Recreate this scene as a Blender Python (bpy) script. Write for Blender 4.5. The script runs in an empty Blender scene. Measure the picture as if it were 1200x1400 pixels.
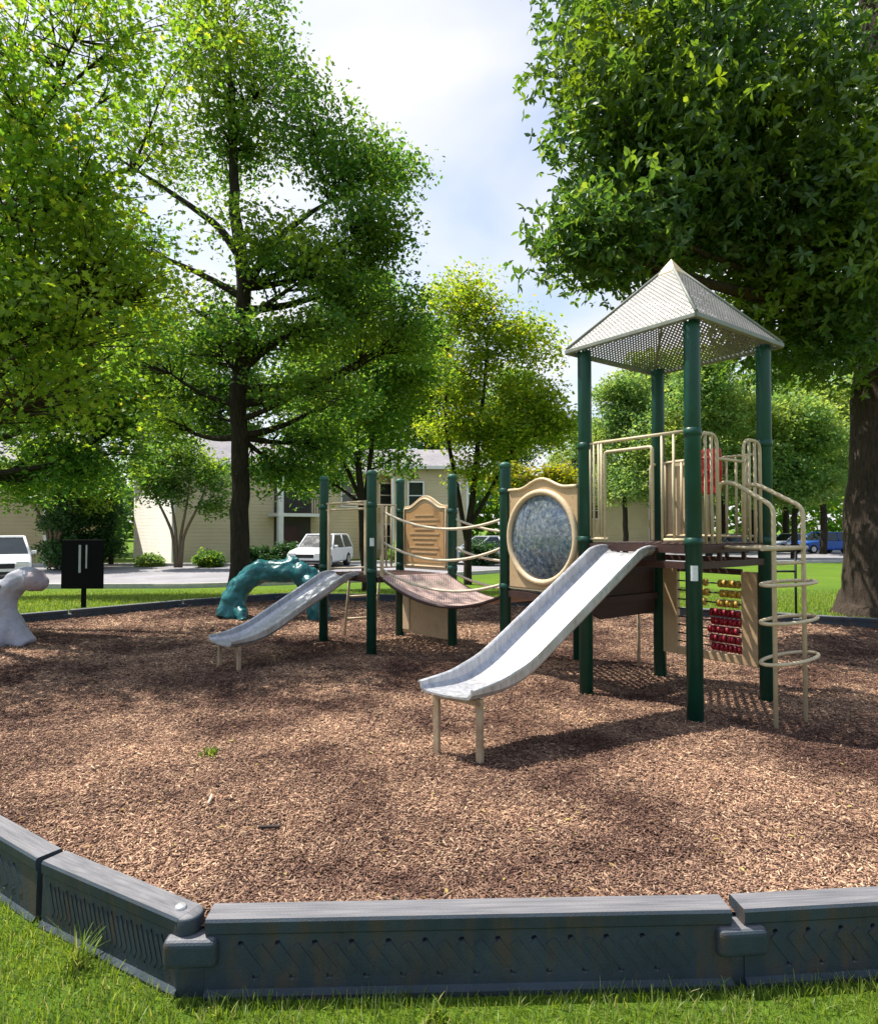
import bpy, bmesh, math, random
import numpy as np
from mathutils import Vector, Matrix

R = math.radians
scene = bpy.context.scene
COL = scene.collection
rng = np.random.default_rng(7)
random.seed(7)

# ------------------------------------------------------------------ camera
CAM_H = 1.4
FPX = 870.0                       # focal length in pixels of the 1200 px wide photograph
TILT = math.atan(22.0 / FPX)
cam_d = bpy.data.cameras.new("camera")
cam = bpy.data.objects.new("camera", cam_d)
COL.objects.link(cam)
cam.location = (0, 0, CAM_H)
cam.rotation_euler = (R(90) + TILT, 0, 0)
cam_d.sensor_fit = 'HORIZONTAL'
cam_d.sensor_width = 36.0
cam_d.lens = 36.0 * FPX / 1200.0
cam_d.clip_start = 0.05
cam_d.clip_end = 2000
scene.camera = cam

# ------------------------------------------------------------------ light
SUN_DIR = Vector((-0.47, 0.21, 1.0)).normalized()      # towards the sun
SUN_EL = math.asin(SUN_DIR.z)
SUN_ROT = math.atan2(SUN_DIR.x, SUN_DIR.y)
world = bpy.data.worlds.new("World")
scene.world = world
world.use_nodes = True
nt = world.node_tree
nt.nodes.clear()
def wn(t, **kw):
    n = nt.nodes.new(t)
    for k, v in kw.items(): setattr(n, k, v)
    return n
w_out = wn('ShaderNodeOutputWorld')
w_sky = wn('ShaderNodeTexSky', sky_type='NISHITA', sun_disc=False)
w_sky.sun_elevation = SUN_EL
w_sky.sun_rotation = SUN_ROT % (2 * math.pi)
w_sky.air_density = 1.0; w_sky.dust_density = 1.5; w_sky.ozone_density = 1.0
w_bg = wn('ShaderNodeBackground'); w_bg.inputs['Strength'].default_value = 0.14
nt.links.new(w_sky.outputs[0], w_bg.inputs['Color'])
w_cl = wn('ShaderNodeBackground'); w_cl.inputs['Color'].default_value = (0.985, 0.98, 1.0, 1)
w_cl.inputs['Strength'].default_value = 0.62
w_tc = wn('ShaderNodeTexCoord')
w_sep = wn('ShaderNodeSeparateXYZ'); nt.links.new(w_tc.outputs['Generated'], w_sep.inputs[0])
w_add = wn('ShaderNodeMath', operation='ADD'); w_add.inputs[1].default_value = 0.25
w_max = wn('ShaderNodeMath', operation='MAXIMUM'); w_max.inputs[1].default_value = 0.0
nt.links.new(w_sep.outputs['Z'], w_max.inputs[0]); nt.links.new(w_max.outputs[0], w_add.inputs[0])
w_dx = wn('ShaderNodeMath', operation='DIVIDE'); w_dy = wn('ShaderNodeMath', operation='DIVIDE')
nt.links.new(w_sep.outputs['X'], w_dx.inputs[0]); nt.links.new(w_add.outputs[0], w_dx.inputs[1])
nt.links.new(w_sep.outputs['Y'], w_dy.inputs[0]); nt.links.new(w_add.outputs[0], w_dy.inputs[1])
w_cmb = wn('ShaderNodeCombineXYZ')
nt.links.new(w_dx.outputs[0], w_cmb.inputs[0]); nt.links.new(w_dy.outputs[0], w_cmb.inputs[1])
w_noi = wn('ShaderNodeTexNoise'); w_noi.inputs['Scale'].default_value = 1.5
w_noi.inputs['Detail'].default_value = 5; w_noi.inputs['Roughness'].default_value = 0.48
w_noi.inputs['Distortion'].default_value = 0.3
w_map = wn('ShaderNodeMapping'); w_map.inputs['Location'].default_value = (0.35, 0.9, 0.0)
nt.links.new(w_cmb.outputs[0], w_map.inputs[0]); nt.links.new(w_map.outputs[0], w_noi.inputs['Vector'])
w_rmp = wn('ShaderNodeValToRGB')
w_rmp.color_ramp.elements[0].position = 0.36; w_rmp.color_ramp.elements[0].color = (0.25, 0.25, 0.25, 1)
w_rmp.color_ramp.elements[1].position = 0.60; w_rmp.color_ramp.elements[1].color = (1, 1, 1, 1)
nt.links.new(w_noi.outputs['Fac'], w_rmp.inputs[0])
w_mix = wn('ShaderNodeMixShader')
w_thin = wn('ShaderNodeMapRange', interpolation_type='SMOOTHSTEP')      # cloud cover thinned behind the camera, shaped to deepen the shadows
w_thin.inputs['From Min'].default_value = -0.2; w_thin.inputs['From Max'].default_value = 0.7
w_thin.inputs['To Min'].default_value = 0.45; w_thin.inputs['To Max'].default_value = 1.0
nt.links.new(w_sep.outputs['Y'], w_thin.inputs[0])
w_mul = wn('ShaderNodeMath', operation='MULTIPLY')
nt.links.new(w_rmp.outputs[0], w_mul.inputs[0]); nt.links.new(w_thin.outputs[0], w_mul.inputs[1])
nt.links.new(w_mul.outputs[0], w_mix.inputs[0])
nt.links.new(w_bg.outputs[0], w_mix.inputs[1]); nt.links.new(w_cl.outputs[0], w_mix.inputs[2])
nt.links.new(w_mix.outputs[0], w_out.inputs['Surface'])

sun_d = bpy.data.lights.new("sun", 'SUN')
sun_d.energy = 5.0; sun_d.angle = R(0.5); sun_d.color = (1.0, 0.94, 0.85)
sun = bpy.data.objects.new("sun", sun_d); COL.objects.link(sun)
sun.rotation_euler = SUN_DIR.to_track_quat('Z', 'Y').to_euler()
sun.location = (-10, 5, 20)

scene.view_settings.view_transform = 'Standard'
scene.view_settings.look = 'None'
scene.view_settings.exposure = 0.80
scene.view_settings.gamma = 1
scene.cycles.max_bounces = 6
scene.cycles.transparent_max_bounces = 12
scene.cycles.caustics_reflective = False
scene.cycles.caustics_refractive = False

# ------------------------------------------------------------------ helpers
Zv = Vector((0, 0, 1))
def at(px, py, Y):
    """world point on the plane y = Y seen at photograph pixel (px, py)"""
    xc = (px - 600) / FPX; yc = (700 - py) / FPX
    t = Y / (math.cos(TILT) - yc * math.sin(TILT))
    return Vector((t * xc, Y, CAM_H + t * (math.sin(TILT) + yc * math.cos(TILT))))

def hash2(ix, iy, s):
    h = (ix.astype(np.int64) * 374761393 + iy.astype(np.int64) * 668265263 + s * 974634777) & 0xffffffff
    h = ((h ^ (h >> 13)) * 1274126177) & 0xffffffff
    return ((h ^ (h >> 16)) & 0xffff) / 65535.0
def vnoise(x, y, s=0):
    ix = np.floor(x); iy = np.floor(y); fx = x - ix; fy = y - iy
    fx = fx * fx * (3 - 2 * fx); fy = fy * fy * (3 - 2 * fy)
    a = hash2(ix, iy, s); b = hash2(ix + 1, iy, s); c = hash2(ix, iy + 1, s); d = hash2(ix + 1, iy + 1, s)
    return (a * (1 - fx) + b * fx) * (1 - fy) + (c * (1 - fx) + d * fx) * fy
def fbm(x, y, o=4, s=0):
    r = 0; a = 0.5
    for k in range(o):
        r = r + a * vnoise(x, y, s + k); x = x * 2.03; y = y * 2.03; a *= 0.5
    return r

def np_mesh(name, V, F, smooth=False):
    """mesh from an (n,3) vertex array and an (m,k) face array"""
    V = np.asarray(V, np.float32); F = np.asarray(F, np.int32)
    me = bpy.data.meshes.new(name)
    me.vertices.add(len(V)); me.vertices.foreach_set('co', V.ravel())
    m, k = F.shape
    me.loops.add(m * k); me.loops.foreach_set('vertex_index', F.ravel())
    me.polygons.add(m)
    me.polygons.foreach_set('loop_start', np.arange(0, m * k, k, dtype=np.int32))
    me.polygons.foreach_set('loop_total', np.full(m, k, np.int32))
    if smooth: me.polygons.foreach_set('use_smooth', np.ones(m, bool))
    me.update(calc_edges=True)
    me.validate()
    return me

def root_loc(p):
    v = Vector((0, 0, 0))
    while p is not None:
        v += Vector(p.location); p = p.parent
    return v

def link(name, me, mat=None, parent=None):
    o = bpy.data.objects.new(name, me); COL.objects.link(o)
    if mat is not None and me is not None: me.materials.append(mat)
    if parent is not None: o.parent = parent
    return o

def thing(name, label, cat, loc=(0, 0, 0), rz=0.0, group=None):
    o = bpy.data.objects.new(name, None); COL.objects.link(o)
    o.location = loc; o.rotation_euler = (0, 0, rz); o.empty_display_size = 0.2
    return tag(o, label, cat, group)
def tag(o, label=None, cat=None, group=None, kind=None):
    if label: o['label'] = label
    if cat: o['category'] = cat
    if group: o['group'] = group
    if kind: o['kind'] = kind
    return o

class MB:
    def __init__(self): self.v = []; self.f = []; self.s = []
    def add(self, vs, fs, smooth=False):
        b = len(self.v)
        self.v += [tuple(p) for p in vs]
        self.f += [tuple(i + b for i in f) for f in fs]
        self.s += [smooth] * len(fs)
        return self
    def box(self, c, s, rz=0.0, rx=0.0, ry=0.0):
        M = Matrix.Rotation(rz, 3, 'Z') @ Matrix.Rotation(ry, 3, 'Y') @ Matrix.Rotation(rx, 3, 'X')
        c = Vector(c); vs = []
        for z in (-.5, .5):
            for x, y in ((-.5, -.5), (.5, -.5), (.5, .5), (-.5, .5)):
                vs.append(c + M @ Vector((x * s[0], y * s[1], z * s[2])))
        return self.add(vs, [(3, 2, 1, 0), (4, 5, 6, 7), (0, 1, 5, 4), (1, 2, 6, 5), (2, 3, 7, 6), (3, 0, 4, 7)])
    def beam(self, a, b, w, h):
        a = Vector(a); b = Vector(b); d = b - a
        rz = math.atan2(d.y, d.x)
        return self.box((a + b) / 2, (d.length, w, h), rz)
    def tube(self, pts, r, n=10, cap=True):
        pts = [Vector(p) for p in pts]; k = len(pts)
        rs = r if hasattr(r, '__len__') else [r] * k
        vs = []; prev = None
        for i, p in enumerate(pts):
            t = (pts[min(i + 1, k - 1)] - pts[max(i - 1, 0)]).normalized()
            if prev is None:
                ref = Vector((0, 0, 1)) if abs(t.z) < .9 else Vector((1, 0, 0))
                nrm = t.cross(ref).normalized()
            else:
                nrm = (prev - t * prev.dot(t))
                nrm = nrm.normalized() if nrm.length > 1e-6 else t.orthogonal().normalized()
            prev = nrm; bn = t.cross(nrm)
            for j in range(n):
                a = 2 * math.pi * j / n
                vs.append(p + (nrm * math.cos(a) + bn * math.sin(a)) * rs[i])
        fs = []
        for i in range(k - 1):
            for j in range(n):
                j2 = (j + 1) % n
                fs.append((i * n + j, i * n + j2, (i + 1) * n + j2, (i + 1) * n + j))
        self.add(vs, fs, True)
        if cap:
            b = len(self.v) - k * n
            self.f.append(tuple(b + j for j in reversed(range(n)))); self.s.append(False)
            self.f.append(tuple(b + (k - 1) * n + j for j in range(n))); self.s.append(False)
        return self
    def lathe(self, c, prof, n=18):
        """prof: (radius, z) pairs, revolved round the vertical through c"""
        c = Vector(c); vs = []; k = len(prof)
        for r, z in prof:
            for j in range(n):
                a = 2 * math.pi * j / n
                vs.append(c + Vector((r * math.cos(a), r * math.sin(a), z)))
        fs = []
        for i in range(k - 1):
            for j in range(n):
                j2 = (j + 1) % n
                fs.append((i * n + j, i * n + j2, (i + 1) * n + j2, (i + 1) * n + j))
        self.add(vs, fs, True)
        b = len(self.v) - k * n
        self.f.append(tuple(b + j for j in reversed(range(n)))); self.s.append(False)
        self.f.append(tuple(b + (k - 1) * n + j for j in range(n))); self.s.append(False)
        return self
    def ball(self, c, r, n=14, m=9):
        r = (r, r, r) if not hasattr(r, '__len__') else r
        c = Vector(c); vs = []; fs = []
        for i in range(m + 1):
            th = math.pi * (0.02 + 0.96 * i / m)
            for j in range(n):
                a = 2 * math.pi * j / n
                vs.append(c + Vector((r[0] * math.sin(th) * math.cos(a), r[1] * math.sin(th) * math.sin(a), r[2] * math.cos(th))))
        for i in range(m):
            for j in range(n):
                j2 = (j + 1) % n
                fs.append((i * n + j2, i * n + j, (i + 1) * n + j, (i + 1) * n + j2))
        fs.append(tuple(range(n))); fs.append(tuple(m * n + j for j in reversed(range(n))))
        return self.add(vs, fs, True)
    def plate(self, outline, o, ex, ey, en, t, holes=None):
        """outline in (x,y) of the frame o,ex,ey, extruded by +-t/2 along en"""
        o = Vector(o); ex = Vector(ex); ey = Vector(ey); en = Vector(en); n = len(outline)
        vs = [o + ex * x + ey * y + en * (-t / 2) for x, y in outline] + [o + ex * x + ey * y + en * (t / 2) for x, y in outline]
        fs = [tuple(reversed(range(n))), tuple(range(n, 2 * n))]
        for i in range(n):
            j = (i + 1) % n
            fs.append((i, j, n + j, n + i))
        return self.add(vs, fs)
    def slab(self, poly, z0, z1):
        return self.plate([(p[0], p[1]) for p in poly], (0, 0, (z0 + z1) / 2), (1, 0, 0), (0, 1, 0), (0, 0, 1), z1 - z0)
    def build(self, name, mat, parent=None, local=False, bevel=0.0):
        me = bpy.data.meshes.new(name)
        off = Vector((0, 0, 0)) if (local or parent is None) else root_loc(parent)
        me.from_pydata([tuple(Vector(p) - off) for p in self.v], [], self.f)
        me.polygons.foreach_set('use_smooth', self.s)
        me.update()
        bm = bmesh.new(); bm.from_mesh(me); bmesh.ops.recalc_face_normals(bm, faces=bm.faces); bm.to_mesh(me); bm.free()
        o = link(name, me, mat, parent)
        if bevel:
            b = o.modifiers.new('bevel', 'BEVEL'); b.width = bevel; b.segments = 2; b.limit_method = 'ANGLE'; b.angle_limit = R(40)
        return o

def fillet(pts, r, n=5):
    """round the inner corners of a polyline"""
    pts = [Vector(p) for p in pts]; out = [pts[0]]
    for i in range(1, len(pts) - 1):
        a, b, c = pts[i - 1], pts[i], pts[i + 1]
        da = (a - b); dc = (c - b); rr = min(r, da.length * .49, dc.length * .49)
        p0 = b + da.normalized() * rr; p1 = b + dc.normalized() * rr
        for k in range(n + 1):
            t = k / n
            out.append(p0 * (1 - t) ** 2 + b * 2 * t * (1 - t) + p1 * t * t)
    out.append(pts[-1]); return out

# ------------------------------------------------------------------ materials
def new_mat(name):
    m = bpy.data.materials.new(name); m.use_nodes = True
    t = m.node_tree
    return m, t, t.nodes['Principled BSDF'], t.nodes['Material Output']
def ramp(t, stops, fac=None):
    n = t.nodes.new('ShaderNodeValToRGB'); e = n.color_ramp.elements
    while len(e) < len(stops): e.new(0.5)
    for el, (p, c) in zip(e, stops): el.position = p; el.color = (*c, 1)
    if fac is not None: t.links.new(fac, n.inputs[0])
    return n
def noise(t, scale, detail=4, rough=0.55, vec=None, dist=0.0):
    n = t.nodes.new('ShaderNodeTexNoise'); n.inputs['Scale'].default_value = scale
    n.inputs['Detail'].default_value = detail; n.inputs['Roughness'].default_value = rough
    n.inputs['Distortion'].default_value = dist
    if vec is not None: t.links.new(vec, n.inputs['Vector'])
    return n
def coord(t, scale=(1, 1, 1), rot=(0, 0, 0), which='Object'):
    c = t.nodes.new('ShaderNodeTexCoord'); m = t.nodes.new('ShaderNodeMapping')
    m.inputs['Scale'].default_value = scale; m.inputs['Rotation'].default_value = rot
    t.links.new(c.outputs[which], m.inputs[0]); return m.outputs[0]
def mixc(t, a, b, fac, mode='MIX'):
    n = t.nodes.new('ShaderNodeMix'); n.data_type = 'RGBA'; n.blend_type = mode
    for s, x in ((n.inputs[0], fac), (n.inputs[6], a), (n.inputs[7], b)):
        if isinstance(x, (int, float)): s.default_value = x
        elif isinstance(x, tuple): s.default_value = (*x, 1)
        else: t.links.new(x, s)
    return n.outputs[2]
def bump(t, bsdf, h, strength=0.3, dist=0.02):
    b = t.nodes.new('ShaderNodeBump'); b.inputs['Strength'].default_value = strength
    b.inputs['Distance'].default_value = dist
    t.links.new(h, b.inputs['Height']); t.links.new(b.outputs[0], bsdf.inputs['Normal']); return b

def worn(name, c0, c1, rough=0.5, scale=14, metallic=0.0, bstr=0.12, spec=0.4):
    """paint or plastic with uneven tone, dirt specks and slight surface ripple"""
    m, t, b, o = new_mat(name)
    v = coord(t)
    n1 = noise(t, scale, 6, 0.65, v); n2 = noise(t, scale * 9, 3, 0.6, v)
    r = ramp(t, [(0.3, c1), (0.62, c0)], n1.outputs['Fac'])
    k = ramp(t, [(0.30, (.55, .5, .45)), (0.42, (1, 1, 1))], n2.outputs['Fac'])
    t.links.new(mixc(t, r.outputs[0], k.outputs[0], 0.55, 'MULTIPLY'), b.inputs['Base Color'])
    rr = t.nodes.new('ShaderNodeMapRange'); rr.inputs['To Min'].default_value = rough - .12; rr.inputs['To Max'].default_value = rough + .15
    t.links.new(n1.outputs['Fac'], rr.inputs[0]); t.links.new(rr.outputs[0], b.inputs['Roughness'])
    b.inputs['Metallic'].default_value = metallic; b.inputs['Specular IOR Level'].default_value = spec
    bump(t, b, n2.outputs['Fac'], bstr, 0.01)
    return m

M = {}
M['green'] = worn('green_paint', (.004, .060, .040), (.003, .040, .026), .38, 6)
M['green_cap'] = worn('green_cap_plastic', (.03, .13, .09), (.02, .09, .06), .5, 10)
M['tan'] = worn('tan_coated_steel', (.56, .47, .31), (.46, .37, .23), .45, 9)
M['tan_panel'] = worn('tan_plastic', (.50, .35, .20), (.42, .28, .15), .5, 4)
M['tan_light'] = worn('light_tan_plastic', (.62, .48, .31), (.54, .40, .25), .5, 5)
M['orange_panel'] = worn('orange_tan_plastic', (.52, .30, .13), (.42, .23, .10), .5, 30)
M['brown'] = worn('brown_coated_steel', (.060, .026, .020), (.035, .016, .013), .55, 9)
M['steel'] = worn('slide_steel', (.47, .48, .52), (.31, .32, .36), .46, 4, metallic=.35)
def chute_mat():
    m, t, b, o = new_mat('scuffed_slide_steel')
    v = coord(t); vl = coord(t, (6, 6, 1.2), (0, R(38), R(35)))
    n1 = noise(t, 4, 5, .6, v); n2 = noise(t, 5, 5, .7, vl, .3); n3 = noise(t, 90, 3, .6, v)
    r = ramp(t, [(.32, (.36, .365, .385)), (.5, (.50, .51, .54)), (.68, (.60, .61, .64))], n2.outputs['Fac'])
    k = ramp(t, [(.34, (.70, .66, .60)), (.5, (1, 1, 1))], n1.outputs['Fac']); k2 = ramp(t, [(.32, (.6, .56, .5)), (.42, (1, 1, 1))], n3.outputs['Fac'])
    c = mixc(t, r.outputs[0], k.outputs[0], .6, 'MULTIPLY')
    t.links.new(mixc(t, c, k2.outputs[0], .5, 'MULTIPLY'), b.inputs['Base Color'])
    mr = t.nodes.new('ShaderNodeMapRange'); mr.inputs['To Min'].default_value = .28; mr.inputs['To Max'].default_value = .60
    t.links.new(n2.outputs['Fac'], mr.inputs[0]); t.links.new(mr.outputs[0], b.inputs['Roughness'])
    b.inputs['Metallic'].default_value = .55
    bump(t, b, n1.outputs['Fac'], .12, .02)
    return m
M['steel'] = chute_mat()
M['leg_steel'] = worn('rusty_leg_steel', (.40, .31, .20), (.26, .17, .10), .6, 12)
M['red'] = worn('red_plastic', (.60, .035, .03), (.42, .02, .02), .4, 8)
M['bead_red'] = worn('dark_red_plastic', (.28, .010, .022), (.20, .007, .015), .4, 8)
M['bead_yellow'] = worn('yellow_plastic', (.50, .32, .05), (.38, .23, .03), .4, 8)
M['white_label'] = worn('pale_sticker', (.70, .74, .74), (.60, .64, .62), .5, 8)
M['rope'] = worn('tan_coated_chain', (.66, .56, .42), (.52, .42, .30), .6, 40)
M['black'] = worn('black_painted_board', (.005, .005, .006), (.003, .003, .0035), .8, 8, spec=.12)
M['strip'] = worn('pale_metal_strip', (.42, .42, .43), (.32, .32, .33), .5, 8)
M['grey_plastic'] = worn('grey_plastic', (.36, .37, .42), (.27, .27, .31), .5, 5)
M['pink_plastic'] = worn('pinkish_grey_plastic', (.30, .25, .27), (.24, .19, .21), .5, 5)
M['rubber'] = worn('black_rubber', (.02, .02, .02), (.014, .014, .014), .75, 12)
M['rim'] = worn('alloy_rim', (.5, .5, .52), (.4, .4, .42), .3, 8, metallic=.7)
M['car_white'] = worn('white_car_paint', (.78, .79, .80), (.74, .75, .76), .22, 2, bstr=0)
M['car_silver'] = worn('silver_car_paint', (.50, .53, .56), (.46, .49, .52), .25, 2, metallic=.3, bstr=0)
M['car_blue'] = worn('blue_car_paint', (.02, .10, .42), (.018, .085, .36), .22, 2, bstr=0)
M['car_grey'] = worn('grey_car_paint', (.16, .17, .19), (.14, .15, .17), .22, 2, bstr=0)
M['glass'] = worn('dark_glass', (.020, .028, .030), (.016, .022, .024), .08, 2, bstr=0, spec=.7)
M['lamp'] = worn('lamp_plastic', (.75, .75, .72), (.70, .70, .66), .15, 4, bstr=0)
M['tail'] = worn('red_lamp_plastic', (.45, .02, .02), (.35, .015, .015), .15, 4, bstr=0)
M['trim_white'] = worn('white_trim_paint', (.74, .73, .70), (.66, .65, .61), .5, 3)
M['dark_metal'] = worn('dark_metal', (.018, .018, .020), (.012, .012, .013), .5, 8)
M['door'] = worn('dark_red_door_paint', (.06, .016, .014), (.045, .012, .010), .5, 3)
M['hall_shade'] = worn('hall_shade_tone', (.05, .045, .038), (.04, .036, .03), .7, 3)  # dark tone stands in for the shade inside the entry
M['concrete'] = worn('kerb_concrete', (.44, .42, .39), (.33, .32, .29), .85, 5)
M['bolt'] = worn('galvanised_bolt', (.62, .63, .64), (.5, .5, .5), .35, 8, metallic=.6)
M['wood'] = worn('pale_weathered_wood', (.58, .48, .36), (.45, .36, .26), .8, 30)
M['bark_bit'] = worn('dark_bark', (.05, .035, .03), (.03, .02, .018), .9, 30)

def teal_mat():
    m, t, b, o = new_mat('teal_plastic'); v = coord(t)
    n1 = noise(t, 3.2, 4, .6, v); n2 = noise(t, 30, 3, .6, v)
    t.links.new(ramp(t, [(.3, (.003, .055, .07)), (.55, (.006, .115, .12)), (.75, (.02, .20, .25))], n1.outputs['Fac']).outputs[0], b.inputs['Base Color'])
    b.inputs['Roughness'].default_value = .34
    bump(t, b, n2.outputs['Fac'], .2, .02)
    return m
M['teal'] = teal_mat()
M['eave'] = worn('grey_beige_frame', (.24, .25, .22), (.16, .17, .15), .5, 9)

def perforated(name, c0, c1, pitch, fill, rough=.5, slot=1.0):
    """coated sheet punched with staggered diamond holes (object x/y of the sheet come from its UV map, in metres)"""
    m, t, b, o = new_mat(name)
    uv = t.nodes.new('ShaderNodeUVMap')
    sep = t.nodes.new('ShaderNodeSeparateXYZ'); t.links.new(uv.outputs[0], sep.inputs[0])
    def mth(op, a, c=None):
        n = t.nodes.new('ShaderNodeMath'); n.operation = op
        for s, x in ((n.inputs[0], a), (n.inputs[1], c)):
            if x is None: continue
            if isinstance(x, (int, float)): s.default_value = x
            else: t.links.new(x, s)
        return n.outputs[0]
    x = mth('MULTIPLY', sep.outputs[0], 1 / pitch); y = mth('MULTIPLY', sep.outputs[1], 1 / (pitch * slot))
    p = mth('ABSOLUTE', mth('SUBTRACT', mth('FRACT', mth('ADD', x, y)), .5))
    q = mth('ABSOLUTE', mth('SUBTRACT', mth('FRACT', mth('SUBTRACT', x, y)), .5))
    hole = mth('LESS_THAN', mth('MAXIMUM', p, q), fill)
    n1 = noise(t, 5, 5, .6, coord(t)); n2 = noise(t, 60, 3, .6, coord(t))
    r = ramp(t, [(.3, c1), (.65, c0)], n1.outputs['Fac'])
    k = ramp(t, [(.35, (.6, .52, .46)), (.5, (1, 1, 1))], n2.outputs['Fac'])
    t.links.new(mixc(t, r.outputs[0], k.outputs[0], .6, 'MULTIPLY'), b.inputs['Base Color'])
    b.inputs['Roughness'].default_value = rough
    tr = t.nodes.new('ShaderNodeBsdfTransparent'); mx = t.nodes.new('ShaderNodeMixShader')
    t.links.new(hole, mx.inputs[0]); t.links.new(b.outputs[0], mx.inputs[1]); t.links.new(tr.outputs[0], mx.inputs[2])
    t.links.new(mx.outputs[0], o.inputs['Surface'])
    return m
M['roof_sheet'] = perforated('perforated_beige_sheet', (.29, .28, .265), (.20, .195, .185), .040, .225)
M['deck_sheet'] = perforated('perforated_brown_deck', (.075, .035, .028), (.045, .022, .018), .075, .28, .6, 1.6)
M['bridge_sheet'] = perforated('perforated_pinkish_deck', (.58, .43, .38), (.46, .32, .28), .034, .20, .6)

def bubble_mat():
    m, t, b, o = new_mat('scuffed_blue_grey_window'); v = coord(t)
    n1 = noise(t, 26, 5, .7, v, .4); n2 = noise(t, 6, 3, .6, v)
    a = ramp(t, [(.34, (.016, .026, .045)), (.46, (.065, .095, .135)), (.56, (.14, .155, .155)), (.68, (.26, .31, .37))], n1.outputs['Fac'])
    c = ramp(t, [(.35, (.8, .9, 1.15)), (.65, (1.05, 1, .85))], n2.outputs['Fac'])
    t.links.new(mixc(t, a.outputs[0], c.outputs[0], .8, 'MULTIPLY'), b.inputs['Base Color'])
    b.inputs['Roughness'].default_value = .22; b.inputs['Coat Weight'].default_value = 1.0; b.inputs['Coat Roughness'].default_value = .06
    bump(t, b, n1.outputs['Fac'], .5, .01)
    return m
M['bubble'] = bubble_mat()

def leaf_mat(name, stops, trans=.55, gloss=.06, patch=None):
    m, t, b, o = new_mat(name)
    g = t.nodes.new('ShaderNodeNewGeometry')
    r = ramp(t, stops, g.outputs['Random Per Island']).outputs[0]
    if patch:                                             # whole sprays of a paler or yellower tone
        n = noise(t, patch[0], 3, .6, coord(t))
        f = ramp(t, [(.48, (0, 0, 0)), (.66, (1, 1, 1))], n.outputs['Fac'])
        mx = t.nodes.new('ShaderNodeMath'); mx.operation = 'MULTIPLY'; mx.inputs[1].default_value = patch[2]
        t.links.new(f.outputs[0], mx.inputs[0])
        r = mixc(t, r, patch[1], mx.outputs[0])
    d = t.nodes.new('ShaderNodeBsdfDiffuse'); tr = t.nodes.new('ShaderNodeBsdfTranslucent')
    gl = t.nodes.new('ShaderNodeBsdfGlossy'); gl.inputs['Roughness'].default_value = .42
    gl.inputs['Color'].default_value = (.42, .46, .42, 1)
    t.links.new(r, d.inputs[0])
    hs = t.nodes.new('ShaderNodeHueSaturation'); hs.inputs['Hue'].default_value = .478; hs.inputs['Saturation'].default_value = 1.12; hs.inputs['Value'].default_value = 2.4
    t.links.new(r, hs.inputs['Color']); t.links.new(hs.outputs[0], tr.inputs[0])
    m1 = t.nodes.new('ShaderNodeMixShader'); m1.inputs[0].default_value = trans
    t.links.new(d.outputs[0], m1.inputs[1]); t.links.new(tr.outputs[0], m1.inputs[2])
    m2 = t.nodes.new('ShaderNodeMixShader'); m2.inputs[0].default_value = gloss
    t.links.new(m1.outputs[0], m2.inputs[1]); t.links.new(gl.outputs[0], m2.inputs[2])
    t.links.new(m2.outputs[0], o.inputs['Surface'])
    return m
M['leaf_dark'] = leaf_mat('dark_leaf', [(0, (.030, .080, .016)), (.5, (.050, .115, .022)), (.9, (.085, .16, .028)), (1, (.16, .22, .04))], .50, .08, (.55, (.14, .21, .025), .75))
M['leaf_mid'] = leaf_mat('mid_green_leaf', [(0, (.035, .100, .022)), (.5, (.062, .150, .028)), (.9, (.11, .20, .035)), (1, (.18, .25, .05))], .56, .06, (.45, (.16, .23, .03), .75))
M['leaf_yellow'] = leaf_mat('yellow_green_leaf', [(0, (.060, .150, .024)), (.5, (.105, .20, .030)), (.9, (.17, .27, .036)), (1, (.30, .29, .05))], .58, .05, (.4, (.22, .29, .04), .6))
M['leaf_pale'] = leaf_mat('pale_green_leaf', [(0, (.07, .16, .05)), (.6, (.13, .22, .06)), (1, (.20, .28, .07))], .56, .05, (.25, (.26, .30, .06), .6))
M['leaf_olive'] = leaf_mat('olive_yellow_leaf', [(0, (.085, .165, .024)), (.6, (.16, .235, .034)), (.94, (.24, .29, .04)), (1, (.32, .28, .05))], .58, .05)
M['leaf_gold'] = leaf_mat('golden_leaf', [(0, (.16, .18, .02)), (.6, (.27, .25, .03)), (1, (.38, .26, .05))], .55, .05)
M['leaf_ever'] = leaf_mat('evergreen_leaf', [(0, (.022, .065, .022)), (.6, (.040, .105, .030)), (1, (.08, .15, .035))], .40, .06)
M['leaf_goldgreen'] = leaf_mat('gold_green_leaf', [(0, (.11, .17, .022)), (.6, (.21, .24, .03)), (1, (.34, .27, .05))], .55, .05)
M['leaf_deep'] = leaf_mat('deep_green_leaf', [(0, (.014, .050, .016)), (.6, (.026, .075, .020)), (1, (.05, .11, .025))], .35, .06)
M['blade'] = leaf_mat('grass_blade', [(0, (.075, .13, .018)), (.5, (.12, .20, .030)), (.82, (.19, .27, .045)), (1, (.36, .33, .14))], .4, .05, (2.2, (.20, .26, .04), .5))

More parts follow.
